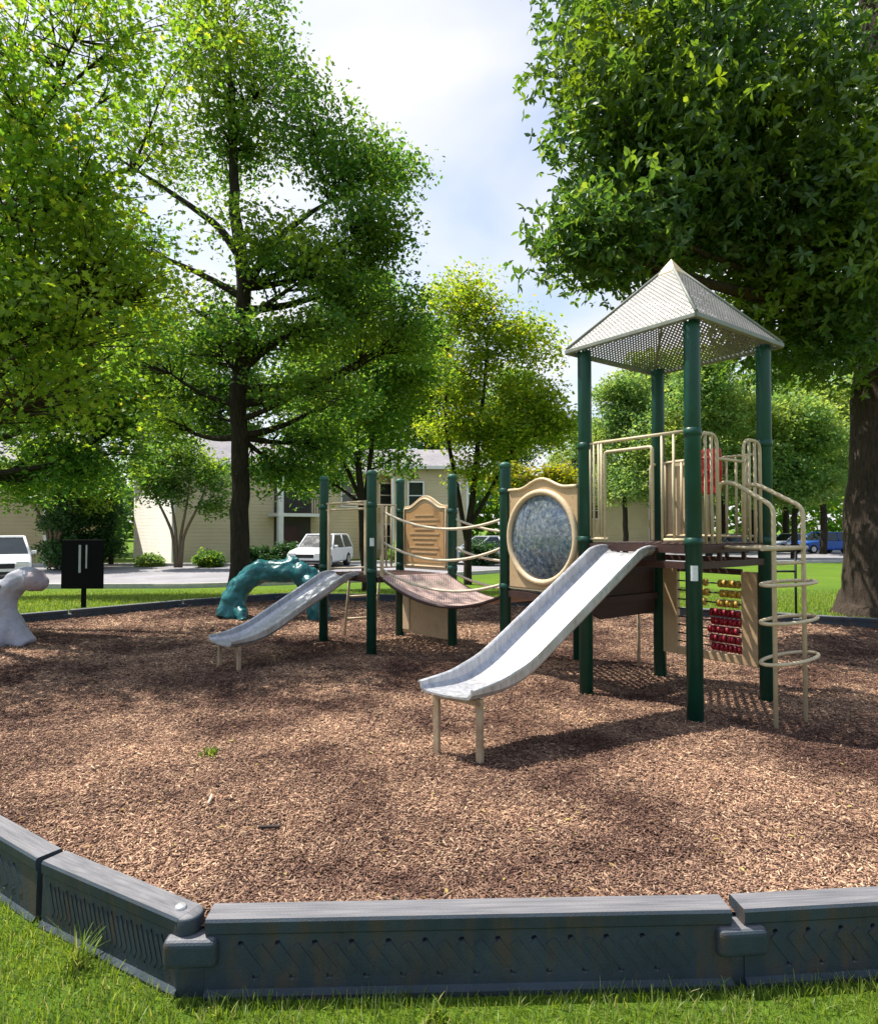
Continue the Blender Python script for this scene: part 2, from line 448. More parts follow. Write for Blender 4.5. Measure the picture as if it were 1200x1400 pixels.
def bark_mat(name, c0, c1, sc=1.0):
    m, t, b, o = new_mat(name)
    v = coord(t, (1, 1, .22))
    n1 = noise(t, 13 * sc, 6, .7, v, .6); n2 = noise(t, 2.2, 3, .6, coord(t)); n3 = noise(t, 60 * sc, 3, .6, v)
    r = ramp(t, [(.30, c1), (.68, c0)], n1.outputs['Fac'])
    k = ramp(t, [(.35, (.86, .87, .84)), (.7, (1.06, 1.03, 1))], n2.outputs['Fac'])
    t.links.new(mixc(t, r.outputs[0], k.outputs[0], .8, 'MULTIPLY'), b.inputs['Base Color'])
    b.inputs['Roughness'].default_value = .92; b.inputs['Specular IOR Level'].default_value = .15
    h = t.nodes.new('ShaderNodeMath'); h.operation = 'ADD'
    t.links.new(n1.outputs['Fac'], h.inputs[0])
    h2 = t.nodes.new('ShaderNodeMath'); h2.operation = 'MULTIPLY'; h2.inputs[1].default_value = .3
    t.links.new(n3.outputs['Fac'], h2.inputs[0]); t.links.new(h2.outputs[0], h.inputs[1])
    bump(t, b, h.outputs[0], .9, .06)
    return m
M['bark'] = bark_mat('brown_bark', (.10, .076, .060), (.032, .024, .019), 1.7)
M['bark_dark'] = bark_mat('dark_bark_trunk', (.060, .048, .036), (.018, .014, .011), 1.6)
M['bark_pale'] = bark_mat('pale_tan_bark', (.26, .20, .13), (.13, .095, .06), 2)

def mulch_mat():
    m, t, b, o = new_mat('wood_mulch')
    v = coord(t); v2 = coord(t, (1, 2.2, 1), (0, 0, .6)); v3 = coord(t, (2.1, 1, 1), (0, 0, -.5))
    cols = []
    for vec, sc in ((v2, 34), (v3, 40)):
        vo = t.nodes.new('ShaderNodeTexVoronoi'); vo.inputs['Scale'].default_value = sc; t.links.new(vec, vo.inputs['Vector'])
        cols.append(vo)
    sepa = t.nodes.new('ShaderNodeSeparateColor'); t.links.new(cols[0].outputs['Color'], sepa.inputs[0])
    sepb = t.nodes.new('ShaderNodeSeparateColor'); t.links.new(cols[1].outputs['Color'], sepb.inputs[0])
    stops = [(0, (.035, .022, .018)), (.22, (.115, .066, .047)), (.5, (.20, .120, .082)), (.78, (.32, .205, .138)), (1, (.50, .37, .26))]
    ca = ramp(t, stops, sepa.outputs[0]); cb = ramp(t, stops, sepb.outputs[1])
    n0 = noise(t, 9, 4, .6, v)
    f = ramp(t, [(.45, (0, 0, 0)), (.55, (1, 1, 1))], n0.outputs['Fac'])
    c = mixc(t, ca.outputs[0], cb.outputs[0], f.outputs[0])
    n1 = noise(t, .9, 5, .62, v, .3)                     # damp, trodden patches and dry ones
    k = ramp(t, [(.38, (.44, .37, .38)), (.45, (.80, .73, .73)), (.51, (1.12, 1.08, 1.05)), (.59, (1.62, 1.58, 1.50))], n1.outputs['Fac'])
    c = mixc(t, c, k.outputs[0], 1.0, 'MULTIPLY')
    n2 = noise(t, 3.6, 4, .6, v)
    k2 = ramp(t, [(.34, (.72, .68, .70)), (.62, (1.05, 1.03, 1.0))], n2.outputs['Fac'])
    c = mixc(t, c, k2.outputs[0], .9, 'MULTIPLY')
    t.links.new(c, b.inputs['Base Color']); b.inputs['Roughness'].default_value = .9
    b.inputs['Specular IOR Level'].default_value = .2
    h = t.nodes.new('ShaderNodeMath'); h.operation = 'ADD'
    t.links.new(cols[0].outputs['Distance'], h.inputs[0]); t.links.new(sepb.outputs[0], h.inputs[1])
    bump(t, b, h.outputs[0], .8, .02)
    return m
M['mulch'] = mulch_mat()
def chip_mat():
    m, t, b, o = new_mat('wood_chip')
    g = t.nodes.new('ShaderNodeNewGeometry')
    r = ramp(t, [(0, (.035, .022, .018)), (.25, (.115, .066, .048)), (.5, (.205, .124, .086)), (.80, (.28, .18, .122)), (.97, (.42, .305, .205))], g.outputs['Random Per Island'])
    n1 = noise(t, .9, 5, .62, coord(t), .3)
    k = ramp(t, [(.38, (.44, .37, .38)), (.45, (.80, .73, .73)), (.51, (1.12, 1.08, 1.05)), (.59, (1.62, 1.58, 1.50))], n1.outputs['Fac'])
    t.links.new(mixc(t, r.outputs[0], k.outputs[0], 1.0, 'MULTIPLY'), b.inputs['Base Color'])
    b.inputs['Roughness'].default_value = .85; b.inputs['Specular IOR Level'].default_value = .25
    return m
M['chip'] = chip_mat()

def lawn_mat():
    m, t, b, o = new_mat('lawn'); v = coord(t)
    n1 = noise(t, 60, 4, .7, v); n2 = noise(t, .35, 5, .6, v, .4)
    r = ramp(t, [(.25, (.05, .10, .010)), (.5, (.105, .19, .016)), (.75, (.17, .27, .028))], n1.outputs['Fac'])
    k = ramp(t, [(.3, (.72, .80, .8)), (.7, (1.25, 1.15, .9))], n2.outputs['Fac'])
    t.links.new(mixc(t, r.outputs[0], k.outputs[0], 1.0, 'MULTIPLY'), b.inputs['Base Color'])
    b.inputs['Roughness'].default_value = .9; b.inputs['Specular IOR Level'].default_value = .15
    bump(t, b, n1.outputs['Fac'], .8, .05)
    return m
M['lawn'] = lawn_mat()
def asphalt_mat():
    m, t, b, o = new_mat('bleached_asphalt'); v = coord(t)
    n1 = noise(t, 90, 3, .7, v); n2 = noise(t, .5, 5, .6, v, .5)
    r = ramp(t, [(.3, (.19, .185, .20)), (.7, (.31, .30, .32))], n2.outputs['Fac'])
    k = ramp(t, [(.35, (.75, .75, .75)), (.65, (1.1, 1.1, 1.1))], n1.outputs['Fac'])
    t.links.new(mixc(t, r.outputs[0], k.outputs[0], 1.0, 'MULTIPLY'), b.inputs['Base Color'])
    b.inputs['Roughness'].default_value = .88
    bump(t, b, n1.outputs['Fac'], .4, .01)
    return m
M['asphalt'] = asphalt_mat()

def siding_mat(name, c0, c1):
    m, t, b, o = new_mat(name)
    tc = t.nodes.new('ShaderNodeTexCoord'); sep = t.nodes.new('ShaderNodeSeparateXYZ'); t.links.new(tc.outputs['Object'], sep.inputs[0])
    mu = t.nodes.new('ShaderNodeMath'); mu.operation = 'MULTIPLY'; mu.inputs[1].default_value = 1 / .2
    t.links.new(sep.outputs['Z'], mu.inputs[0])
    fr = t.nodes.new('ShaderNodeMath'); fr.operation = 'FRACT'; t.links.new(mu.outputs[0], fr.inputs[0])
    n1 = noise(t, .8, 5, .6, tc.outputs['Object'])
    r = ramp(t, [(.3, c1), (.7, c0)], n1.outputs['Fac'])
    t.links.new(r.outputs[0], b.inputs['Base Color']); b.inputs['Roughness'].default_value = .65
    iv = t.nodes.new('ShaderNodeMath'); iv.operation = 'SUBTRACT'; iv.inputs[0].default_value = 1
    t.links.new(fr.outputs[0], iv.inputs[1])
    bump(t, b, iv.outputs[0], 1.0, .05)
    return m
M['siding_yellow'] = siding_mat('yellow_lap_siding', (.60, .50, .31), (.51, .42, .24))
M['siding_tan'] = siding_mat('tan_lap_siding', (.42, .33, .17), (.35, .27, .13))
M['siding_white'] = siding_mat('cream_lap_siding', (.84, .81, .74), (.76, .73, .66))
def shingle_mat():
    m, t, b, o = new_mat('grey_shingles'); v = coord(t)
    br = t.nodes.new('ShaderNodeTexBrick'); br.inputs['Scale'].default_value = 3.0
    br.inputs['Color1'].default_value = (.21, .20, .215, 1); br.inputs['Color2'].default_value = (.29, .28, .295, 1)
    br.inputs['Mortar'].default_value = (.2, .18, .2, 1); br.inputs['Mortar Size'].default_value = .01
    t.links.new(v, br.inputs['Vector'])
    n1 = noise(t, .7, 5, .6, v)
    k = ramp(t, [(.3, (.8, .8, .8)), (.7, (1.15, 1.12, 1.1))], n1.outputs['Fac'])
    t.links.new(mixc(t, br.outputs[0], k.outputs[0], 1.0, 'MULTIPLY'), b.inputs['Base Color'])
    b.inputs['Roughness'].default_value = .9
    bump(t, b, br.outputs['Fac'], .4, .02)
    return m
M['shingle'] = shingle_mat()

def timber_mat():
    m, t, b, o = new_mat('black_recycled_plastic')
    v = coord(t)
    n1 = noise(t, 5, 5, .65, v); n2 = noise(t, 150, 3, .6, v)
    r = ramp(t, [(.3, (.018, .030, .042)), (.7, (.038, .056, .074))], n1.outputs['Fac'])
    # slanting streaks of brown dirt washed down the faces
    vs = coord(t, (9, 9, 2.0), (0, R(38), 0))
    n3 = noise(t, 1.7, 4, .6, vs); n4 = noise(t, 3.0, 2, .5, v)
    f = ramp(t, [(.46, (0, 0, 0)), (.62, (1, 1, 1))], n3.outputs['Fac']); f2 = ramp(t, [(.34, (0, 0, 0)), (.55, (.85, .85, .85))], n4.outputs['Fac'])
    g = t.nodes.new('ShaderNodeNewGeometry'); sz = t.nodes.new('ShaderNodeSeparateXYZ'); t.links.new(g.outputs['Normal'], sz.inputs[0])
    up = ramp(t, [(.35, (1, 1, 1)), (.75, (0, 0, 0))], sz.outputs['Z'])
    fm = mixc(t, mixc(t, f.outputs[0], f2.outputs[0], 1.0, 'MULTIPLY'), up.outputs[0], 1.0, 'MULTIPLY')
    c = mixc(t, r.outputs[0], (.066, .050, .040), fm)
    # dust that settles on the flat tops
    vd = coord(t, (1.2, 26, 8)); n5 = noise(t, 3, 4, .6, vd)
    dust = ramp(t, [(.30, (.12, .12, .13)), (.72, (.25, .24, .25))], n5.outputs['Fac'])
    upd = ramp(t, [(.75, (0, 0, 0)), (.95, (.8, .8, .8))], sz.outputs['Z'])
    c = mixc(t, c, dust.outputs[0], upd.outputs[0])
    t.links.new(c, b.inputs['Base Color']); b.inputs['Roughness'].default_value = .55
    b.inputs['Specular IOR Level'].default_value = .35
    bump(t, b, n2.outputs['Fac'], .25, .01)
    return m
M['timber'] = timber_mat()

# ------------------------------------------------------------------ ground
def smooth(e0, e1, x):
    t = np.clip((x - e0) / (e1 - e0), 0, 1); return t * t * (3 - 2 * t)
def lawn_z(x, y):
    x = np.asarray(x, float); y = np.asarray(y, float)
    z = -0.205 + 0.155 * smooth(5.0, 9.0, np.hypot(x * .6, y))
    z = z - 0.50 * smooth(11.0, 21.0, np.hypot(x * .45, y))
    return z + 0.03 * (fbm(x * .35, y * .35, 3, 11) - .5)
def gz(x, y): return float(lawn_z(np.array([x]), np.array([y]))[0])

MULCH = [(-0.87, 2.265), (1.04, 2.325), (2.85, 2.48), (4.62, 2.88), (6.35, 3.5), (8.0, 4.3), (9.2, 5.7), (8.3, 7.3),
         (6.85, 8.4), (5.3, 9.35), (3.7, 10.2), (2.1, 11.1), (.5, 11.9), (-1.3, 12.2), (-3.1, 12.35),
         (-4.5, 11.2), (-5.7, 9.85), (-6.95, 8.5), (-7.7, 6.85), (-6.6, 5.4), (-4.95, 4.55), (-3.25, 3.75), (-1.6, 2.66)]
def sdist(x, y, poly):
    """signed distance to a polygon, positive inside"""
    P = np.array(poly); n = len(P); d = np.full(x.shape, 1e9); ins = np.zeros(x.shape, bool)
    for i in range(n):
        a = P[i]; b = P[(i + 1) % n]; e = b - a
        t = np.clip(((x - a[0]) * e[0] + (y - a[1]) * e[1]) / (e @ e), 0, 1)
        d = np.minimum(d, np.hypot(x - a[0] - t * e[0], y - a[1] - t * e[1]))
        c = ((a[1] > y) != (b[1] > y)) & (x < (b[0] - a[0]) * (y - a[1]) / (b[1] - a[1] + 1e-12) + a[0])
        ins ^= c
    return np.where(ins, d, -d)
def mulch_z(x, y):
    sd = sdist(x, y, MULCH)
    z = 0.05 * (fbm(x * 1.1, y * 1.1, 3, 3) - .47) + 0.022 * (fbm(x * 7, y * 7, 3, 21) - .47)
    z = z * smooth(0.0, .35, sd) + 0.012 * smooth(.5, 0, sd)
    for hx, hy, hr, hd in ((-.12, 3.72, .42, .050), (-2.45, 6.12, .50, .045), (2.75, 4.45, .45, .03), (.25, 4.3, .6, .018)):     # scuffed hollows
        z = z - hd * np.exp(-((x - hx) ** 2 + (y - hy) ** 2) / hr ** 2)
    return np.where(sd > -0.02, z, -0.45)

def grid(x0, x1, y0, y1, nx, ny, warp=None):
    xs = np.linspace(x0, x1, nx); ys = np.linspace(y0, y1, ny)
    if warp: xs = warp(np.linspace(-1, 1, nx)) ; ys = warp(np.linspace(-1, 1, ny))
    X, Y = np.meshgrid(xs, ys); X = X.ravel(); Y = Y.ravel()
    i = np.arange(nx - 1)[None, :] + np.arange(ny - 1)[:, None] * nx; i = i.ravel()
    return X, Y, np.stack([i, i + 1, i + nx + 1, i + nx], 1)
X, Y, Fq = grid(0, 0, 0, 0, 260, 260, lambda t: np.sign(t) * (np.abs(t) * 22 + np.abs(t) ** 6 * 800))
g = link('ground', np_mesh('ground', np.stack([X, Y + 8, lawn_z(X, Y + 8)], 1), Fq, True), M['lawn']); tag(g, kind='structure')
X, Y, Fq = grid(-8.6, 10, 1.6, 13, 420, 280)
Z = mulch_z(X, Y)
keep = (Z[Fq] > -.44).all(1)
g = link('mulch_bed', np_mesh('mulch_bed', np.stack([X, Y, Z], 1), Fq[keep], True), M['mulch']); tag(g, kind='structure')

def sheet(name, near, far, dz, mat, n=24):
    """strip of road laid on the lawn between two polylines"""
    def res(pl):
        P = np.array(pl, float); s = np.concatenate([[0], np.cumsum(np.hypot(*np.diff(P, axis=0).T))])
        q = np.linspace(0, s[-1], 60); return np.stack([np.interp(q, s, P[:, 0]), np.interp(q, s, P[:, 1])], 1)
    A = res(near); B = res(far); V = []
    for k in range(n + 1):
        t = k / n; Q = A * (1 - t) + B * t
        V.append(np.stack([Q[:, 0], Q[:, 1], lawn_z(Q[:, 0], Q[:, 1]) + dz], 1))
    V = np.concatenate(V); i = (np.arange(59)[None, :] + np.arange(n)[:, None] * 60).ravel()
    return tag(link(name, np_mesh(name, V, np.stack([i, i + 1, i + 61, i + 60], 1), True), mat), kind='structure')
NEAR = [(-60, 20.5), (-20, 20.3), (-8, 20.8), (-3, 23), (3, 28), (10, 33), (22, 36), (70, 38)]
FAR = [(-60, 33), (-20, 32), (-8, 32.5), (0, 36), (6, 44), (14, 55), (24, 58), (70, 60)]
sheet('road', NEAR, FAR, .03, M['asphalt'])
def kerb(name, pl, w=.16, h=.13):
    P = np.array(pl, float); s = np.concatenate([[0], np.cumsum(np.hypot(*np.diff(P, axis=0).T))])
    q = np.linspace(0, s[-1], 160); P = np.stack([np.interp(q, s, P[:, 0]), np.interp(q, s, P[:, 1])], 1)
    T = np.gradient(P, axis=0); T /= np.hypot(T[:, 0], T[:, 1])[:, None]; N = np.stack([-T[:, 1], T[:, 0]], 1)
    V = []
    z = lawn_z(P[:, 0], P[:, 1])
    for off, zz in ((-w / 2, -.1), (-w / 2, h - .02), (-w / 2 + .02, h), (w / 2 - .02, h), (w / 2, h - .02), (w / 2, -.1)):
        Q = P + N * off; V.append(np.stack([Q[:, 0], Q[:, 1], z + .03 + zz], 1))
    V = np.concatenate(V); i = (np.arange(159)[None, :] + np.arange(5)[:, None] * 160).ravel()
    return tag(link(name, np_mesh(name, V, np.stack([i, i + 1, i + 161, i + 160], 1)), M['concrete']), kind='structure')
kerb('road_kerb', NEAR); kerb('road_kerb', FAR, .25, .15)

# loose chips over the bed: nobody could count them
N = 280000
d = 2.2 + 10.2 * rng.random(N * 2) ** 1.9; xx = (rng.random(N * 2) - .5) * (d * 1.55 + .8) + .05 * d
ok = sdist(xx, d, MULCH) > .07; xx = xx[ok][:N]; yy = d[ok][:N]; n = len(xx)
zz = mulch_z(xx, yy)
far_ = np.maximum(1, yy / 4.2)
L = (.0024 + .021 * rng.random(n) ** 6) * far_; W = (.0015 + .0028 * rng.random(n)) * far_; T = .0009 + .0016 * rng.random(n)
yaw = rng.random(n) * 2 * np.pi; pit = rng.normal(0, .22, n); rol = rng.normal(0, .28, n)
ca, sa, cp, sp = np.cos(yaw), np.sin(yaw), np.cos(pit), np.sin(pit)
ex = np.stack([ca * cp, sa * cp, sp], 1); e0 = np.stack([-sa, ca, 0 * sa], 1); ez0 = np.cross(ex, e0)
ey = e0 * np.cos(rol)[:, None] + ez0 * np.sin(rol)[:, None]; ez = np.cross(ex, ey)
C = np.stack([xx, yy, zz + .004 + .007 * rng.random(n)], 1)
corners = []
for sx, sy, sz in ((-1, -1, -1), (1, -.7, -1), (1, .7, -1), (-1, 1, -1), (-1, -1, 1), (1, -.7, 1), (1, .7, 1), (-1, 1, 1)):
    corners.append(C + ex * (L * sx)[:, None] + ey * (W * sy)[:, None] + ez * (T * sz)[:, None])
V = np.stack(corners, 1).reshape(-1, 3)
fb = np.array([(3, 2, 1, 0), (4, 5, 6, 7), (0, 1, 5, 4), (1, 2, 6, 5), (2, 3, 7, 6), (3, 0, 4, 7)])
Fc = (np.arange(n)[:, None, None] * 8 + fb[None]).reshape(-1, 4)
o = link('mulch_chips', np_mesh('mulch_chips', V, Fc), M['chip']); tag(o, 'loose brown and tan wood chips lying over the playground bed', 'mulch', kind='stuff')

# dry leaves and twigs blown over the bed
n = 900; d = 2.35 + 9 * rng.random(n) ** 1.5; xx = (rng.random(n) - .5) * d * 1.6; ok = sdist(xx, d, MULCH) > .1; xx, d = xx[ok], d[ok]; n = len(xx)
T_ = np.array([(0, -1, .0), (.45, -.2, .16), (.3, .45, .10), (0, 1, .05), (-.3, .45, .16), (-.45, -.2, .08)]); s_ = .008 + .014 * rng.random(n); a_ = rng.random(n) * 6.283; w_ = np.where(rng.random(n) < .35, .14, .9)
V = np.stack([xx[:, None] + (T_[None, :, 0] * w_[:, None] * np.cos(a_)[:, None] - T_[None, :, 1] * np.sin(a_)[:, None]) * s_[:, None],
              d[:, None] + (T_[None, :, 0] * w_[:, None] * np.sin(a_)[:, None] + T_[None, :, 1] * np.cos(a_)[:, None]) * s_[:, None],
              mulch_z(xx, d)[:, None] + .011 + T_[None, :, 2] * s_[:, None] * 1.5], 2)
F6 = (np.arange(n)[:, None, None] * 6 + np.array([(0, 1, 2, 3), (0, 3, 4, 5)])[None]).reshape(-1, 4)
o = link('leaf_litter', np_mesh('leaf_litter', V.reshape(-1, 3), F6), leaf_mat('dry_leaf', [(0, (.05, .03, .02)), (.4, (.16, .09, .04)), (.7, (.30, .20, .08)), (1, (.40, .36, .12))], .15, .04))
tag(o, 'dry fallen leaves and twig bits scattered over the mulch', 'litter', kind='stuff')

# grass blades
def blades(px, py, pz, h, w, lean=.35, nseg=3):
    n = len(px); a = rng.random(n) * 2 * np.pi; dirx, diry = np.cos(a), np.sin(a)
    b = a + rng.normal(np.pi / 2, .5, n); wx, wy = np.cos(b), np.sin(b)
    le = np.abs(rng.normal(0, lean, n)) + .12
    rows = []
    for k in range(nseg + 1):
        t = k / nseg; off = le * h * t ** 1.8; z = h * t * (1 - .25 * le * t); ww = w * (1 - t) ** .7 + .0004
        c = np.stack([px + dirx * off, py + diry * off, pz + z], 1); s = np.stack([wx * ww, wy * ww, 0 * ww], 1)
        rows += [c - s, c + s]
    V = np.stack(rows, 1); m = 2 * (nseg + 1)
    f = np.array([(2 * k, 2 * k + 1, 2 * k + 3, 2 * k + 2) for k in range(nseg)])
    return V.reshape(-1, 3), (np.arange(n)[:, None, None] * m + f[None]).reshape(-1, 4)
Vs, Fs, base = [], [], 0
def add_bl(V, F):
    global base
    Vs.append(V); Fs.append(F + base); base += len(V)
n = 120000
py = 1.25 + 2.0 * rng.random(n); px = (rng.random(n) - .5) * 5.6
px = np.where(px < -1.0, px, px)
ok = (sdist(px, py, MULCH) < -.065); px, py = px[ok], py[ok]
cl = fbm(px * 5, py * 5, 3, 5)
add_bl(*blades(px, py, lawn_z(px, py) - .004, (.018 + .042 * rng.random(len(px)) ** 1.5) * (.5 + cl * 1.1), .0011 + .0013 * rng.random(len(px))))
# the back lawn, thinner and only where it is seen
n = 100000
py = 9 + 11 * rng.random(n) ** 1.5; px = (rng.random(n) - .5) * py * 1.6
ok = (sdist(px, py, MULCH) < -.06); px, py = px[ok], py[ok]
add_bl(*blades(px, py, lawn_z(px, py) - .005, .03 + .05 * rng.random(len(px)), .004 + .004 * rng.random(len(px)), .35, 2) if False else blades(px, py, lawn_z(px, py) - .005, .03 + .05 * rng.random(len(px)), .004 + .004 * rng.random(len(px))))
o = link('grass_blades', np_mesh('grass_blades', np.concatenate(Vs), np.concatenate(Fs)), M['blade'])
tag(o, 'short sunlit lawn grass outside the dark border', 'grass', kind='stuff')

def weed(x, y, z, n, h, w, label, mat='blade', sp=.05, name='weed'):
    a = rng.random(n) * 2 * np.pi; r = sp * rng.random(n)
    V, F = blades(x + r * np.cos(a), y + r * np.sin(a), np.full(n, z), h * (.4 + .6 * rng.random(n)), w * (.6 + .6 * rng.random(n)), .5)
    o = link(name, np_mesh(name, V - np.array([x, y, z]), F), M[mat]); o.location = (x, y, z)
    return tag(o, label, 'weed')
p = at(286, 1030, 3.95); weed(p.x, 3.95, .0, 60, .07, .006, 'small bright green weed growing alone in the open mulch', 'blade', .07)
weed(-1.32, 2.36, -.212, 60, .20, .0035, 'tall tuft of long grass against the left border timber', 'blade', .06, 'grass_tuft')
weed(-.02, 2.13, -.212, 34, .075, .006, 'low leafy weed at the foot of the front border timber', 'blade', .05)
weed(-.72, 2.13, -.212, 30, .085, .004, 'thin grass tuft at the border corner', 'blade', .06, 'grass_tuft')

# ------------------------------------------------------------------ border timbers
TL = 1.83
def timber_mesh():
    """one interlocking plastic border timber lying along +x, top at z=.055"""
    mb = MB()
    prof = [(-.066, -.32), (-.066, -.195), (-.050, -.180), (-.046, .000), (-.052, .008), (-.054, .046), (-.047, .055),
            (.047, .055), (.054, .046), (.052, .008), (.046, .0), (.050, -.180), (.066, -.195), (.066, -.32)]
    n = len(prof); vs = []
    for x in (.012, TL - .012):
        vs += [(x, y, z) for y, z in prof]
    fs = [tuple(range(n)), tuple(reversed(range(n, 2 * n)))] + [(i, n + i, n + (i + 1) % n, (i + 1) % n) for i in range(n)]
    mb.add(vs, fs)
    o = mb.build('cut', None, None, bevel=0)
    cu = MB(); k = 0
    for row, z in ((0, -.030), (1, -.142)):
        x = .13 + .05 * row
        while x < TL - .16:
            for s in (-1, 1):
                cu.tube([(x, s * .07, z), (x, s * .028, z)], .0105, 8)
            x += .125
    rb = MB(); x = .16
    while x < TL - .12:
        for s in (-1, 1): rb.box((x, s * .0475, -.086), (.034, .007, .118), 0, 0, R(-38))
        x += .0625
    rbo = rb.build('rib', None); rbm = rbo.data; bpy.data.objects.remove(rbo)
    c = cu.build('cutter', None)
    md = o.modifiers.new('b', 'BOOLEAN'); md.operation = 'DIFFERENCE'; md.object = c; md.solver = 'EXACT'
    dg = bpy.context.evaluated_depsgraph_get()
    me = bpy.data.meshes.new_from_object(o.evaluated_get(dg))
    bpy.data.objects.remove(o); bpy.data.objects.remove(c)
    bmm = bmesh.new(); bmm.from_mesh(me); bmm.from_mesh(rbm); bmm.to_mesh(me); bmm.free()
    me.name = 'border_timber'
    return me
T_ME = timber_mesh()
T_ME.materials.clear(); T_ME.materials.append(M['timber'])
mb = MB(); mb.box((0, 0, -.052), (.185, .150, .098)); mb.box((.0, 0, -.20), (.13, .088, .20))
LUG = mb.build('joint_lug', M['timber'], None, bevel=.022)
LUG.modifiers['bevel'].segments = 4
LUG_ME = bpy.data.meshes.new_from_object(LUG.evaluated_get(bpy.context.evaluated_depsgraph_get())); LUG_ME.name = 'joint_lug'
mb = MB(); mb.lathe((0, 0, 0), [(.050, -.03), (.0535, .006), (.0535, .046), (.047, .0542), (.0, .0545)], 24)
KN = mb.build('joint_knuckle', M['timber'], None); KN_ME = KN.data
mb = MB(); mb.lathe((0, 0, .055), [(.020, -.02), (.020, .006), (.016, .010), (.0, .010)], 12)
BO = mb.build('stake_head', M['bolt'], None); BO_ME = BO.data
for q in (LUG, KN, BO): bpy.data.objects.remove(q)
T_LABELS = {0: 'front border timber with rows of holes, running along the bottom edge of the mulch',
            1: 'front border timber at the right, beyond the second joint',
            22: 'angled border timber at the left, ending at the front corner'}
CUM = [Vector((x, y, 0)) for x, y in MULCH]
nP = len(CUM)
def tlab(i, a, b):
    if i in T_LABELS: return T_LABELS[i]
    c = (a + b) / 2
    return {21: 'border timber at the left edge, beyond the notch in the angled run',
            8: 'dark border timber in front of the big tree trunk', 9: 'dark border timber behind the bead panel and the ladder loops',
            10: 'dark border timber seen low behind the big slide, under the step', 11: 'dark border timber behind the round window panel',
            12: 'dark border timber behind the rope bridge', 13: 'dark border timber behind the small slide and its posts',
            14: 'black border timber passing behind the teal climber', 15: 'black border timber at the foot of the black sign board',
            16: 'black border timber at the left edge behind the grey climber'}[i]
for i in range(nP):
    if i in (2, 3, 4, 5, 6, 7, 17, 18, 19, 20): continue          # wholly outside the photograph
    a, b = CUM[i], CUM[(i + 1) % nP]; dd = b - a
    a = a + Zv * (.085 if 8 <= i <= 16 else 0)
    rt = thing('border_timber', tlab(i, a, b), 'border', a, math.atan2(dd.y, dd.x), 'plastic timbers edging the mulch bed')
    g0 = .055 if i == 0 else .02
    bd = link('timber_body', T_ME, None, rt); bd.scale = ((dd.length - g0) / TL, 1, 1); bd.location.x = g0
    e = bd.modifiers.new('bevel', 'BEVEL'); e.width = .004; e.segments = 2; e.limit_method = 'ANGLE'
    if i != 22: l1 = link('joint_lug', LUG_ME, None, rt); l1.location = (.02, 0, 0)
    if i == 22:
        k1 = link('joint_knuckle', KN_ME, None, rt); k1.location = (dd.length - .012, 0, 0)
        s1 = link('stake_head', BO_ME, None, rt); s1.location = (dd.length - .05, 0, .0)

# ------------------------------------------------------------------ playground structure
F_ = Vector((1.85, 4.63, 0)); L_ = Vector((1.25, 5.44, 0)); R_ = Vector((2.70, 5.27, 0)); B_ = Vector((2.10, 6.08, 0))
G_ = Vector((.65, 6.25, 0)); H_ = B_ + (G_ - L_)
P1 = Vector((-1.43, 7.92, 0)); P2 = Vector((-.75, 7.10, 0)); P4 = Vector((.16, 7.62, 0)); P3 = Vector((-.51, 8.35, 0))
DK, MD, SD = 1.28, .80, .855
pg = thing('play_structure', 'green post play structure with two metal slides, rope bridge and hipped roof', 'playground', (1.2, 6.2, 0))

def post(p, top, r=.0565, cap=True, sticker=None, clamps=()):
    o = MB().lathe((p.x, p.y, 0), [(r, -.25), (r, top - .03), (r * .98, top - .01)], 20).build('post', M['green'], pg)
    if cap: MB().lathe((p.x, p.y, top - .015), [(r * 1.06, -.03), (r * 1.06, .004), (r * .8, .022), (r * .3, .03)], 20).build('cap', M['green_cap'], o)
    for z in clamps: MB().lathe((p.x, p.y, z), [(r * 1.01, -.03), (r * 1.10, -.028), (r * 1.10, .028), (r * 1.01, .03)], 20).build('clamp', M['green'], o)
    if sticker:
        mb = MB(); a0 = math.atan2(-p.y, -p.x) + .05; n = 6; vs = []
        for z in sticker:
            for k in range(n + 1):
                a = a0 - .42 + .84 * k / n; vs.append((p.x + (r + .003) * math.cos(a), p.y + (r + .003) * math.sin(a), z))
        mb.add(vs, [(k, k + 1, n + 2 + k, n + 1 + k) for k in range(n)], True)
        mb.build('sticker', M['white_label'], o)
    return o
for p, st in ((F_, (1.02, 1.13)), (L_, None), (R_, None), (B_, None)): post(p, 2.93, .058, False, st, (2.10, 1.30) if p is not B_ else ())
for p, st in ((G_, None), (H_, None), (P1, None), (P2, (1.20, 1.29)), (P3, None), (P4, None)): post(p, 2.035 if p is not H_ else 1.80, .0555, True, st, {0: (.83, 1.76), 1: (.83,), 2: (.92, 1.66), 3: (.92, 1.66), 4: (.92, 1.62), 5: (.92, 1.60)}[[G_, H_, P1, P2, P3, P4].index(p)])

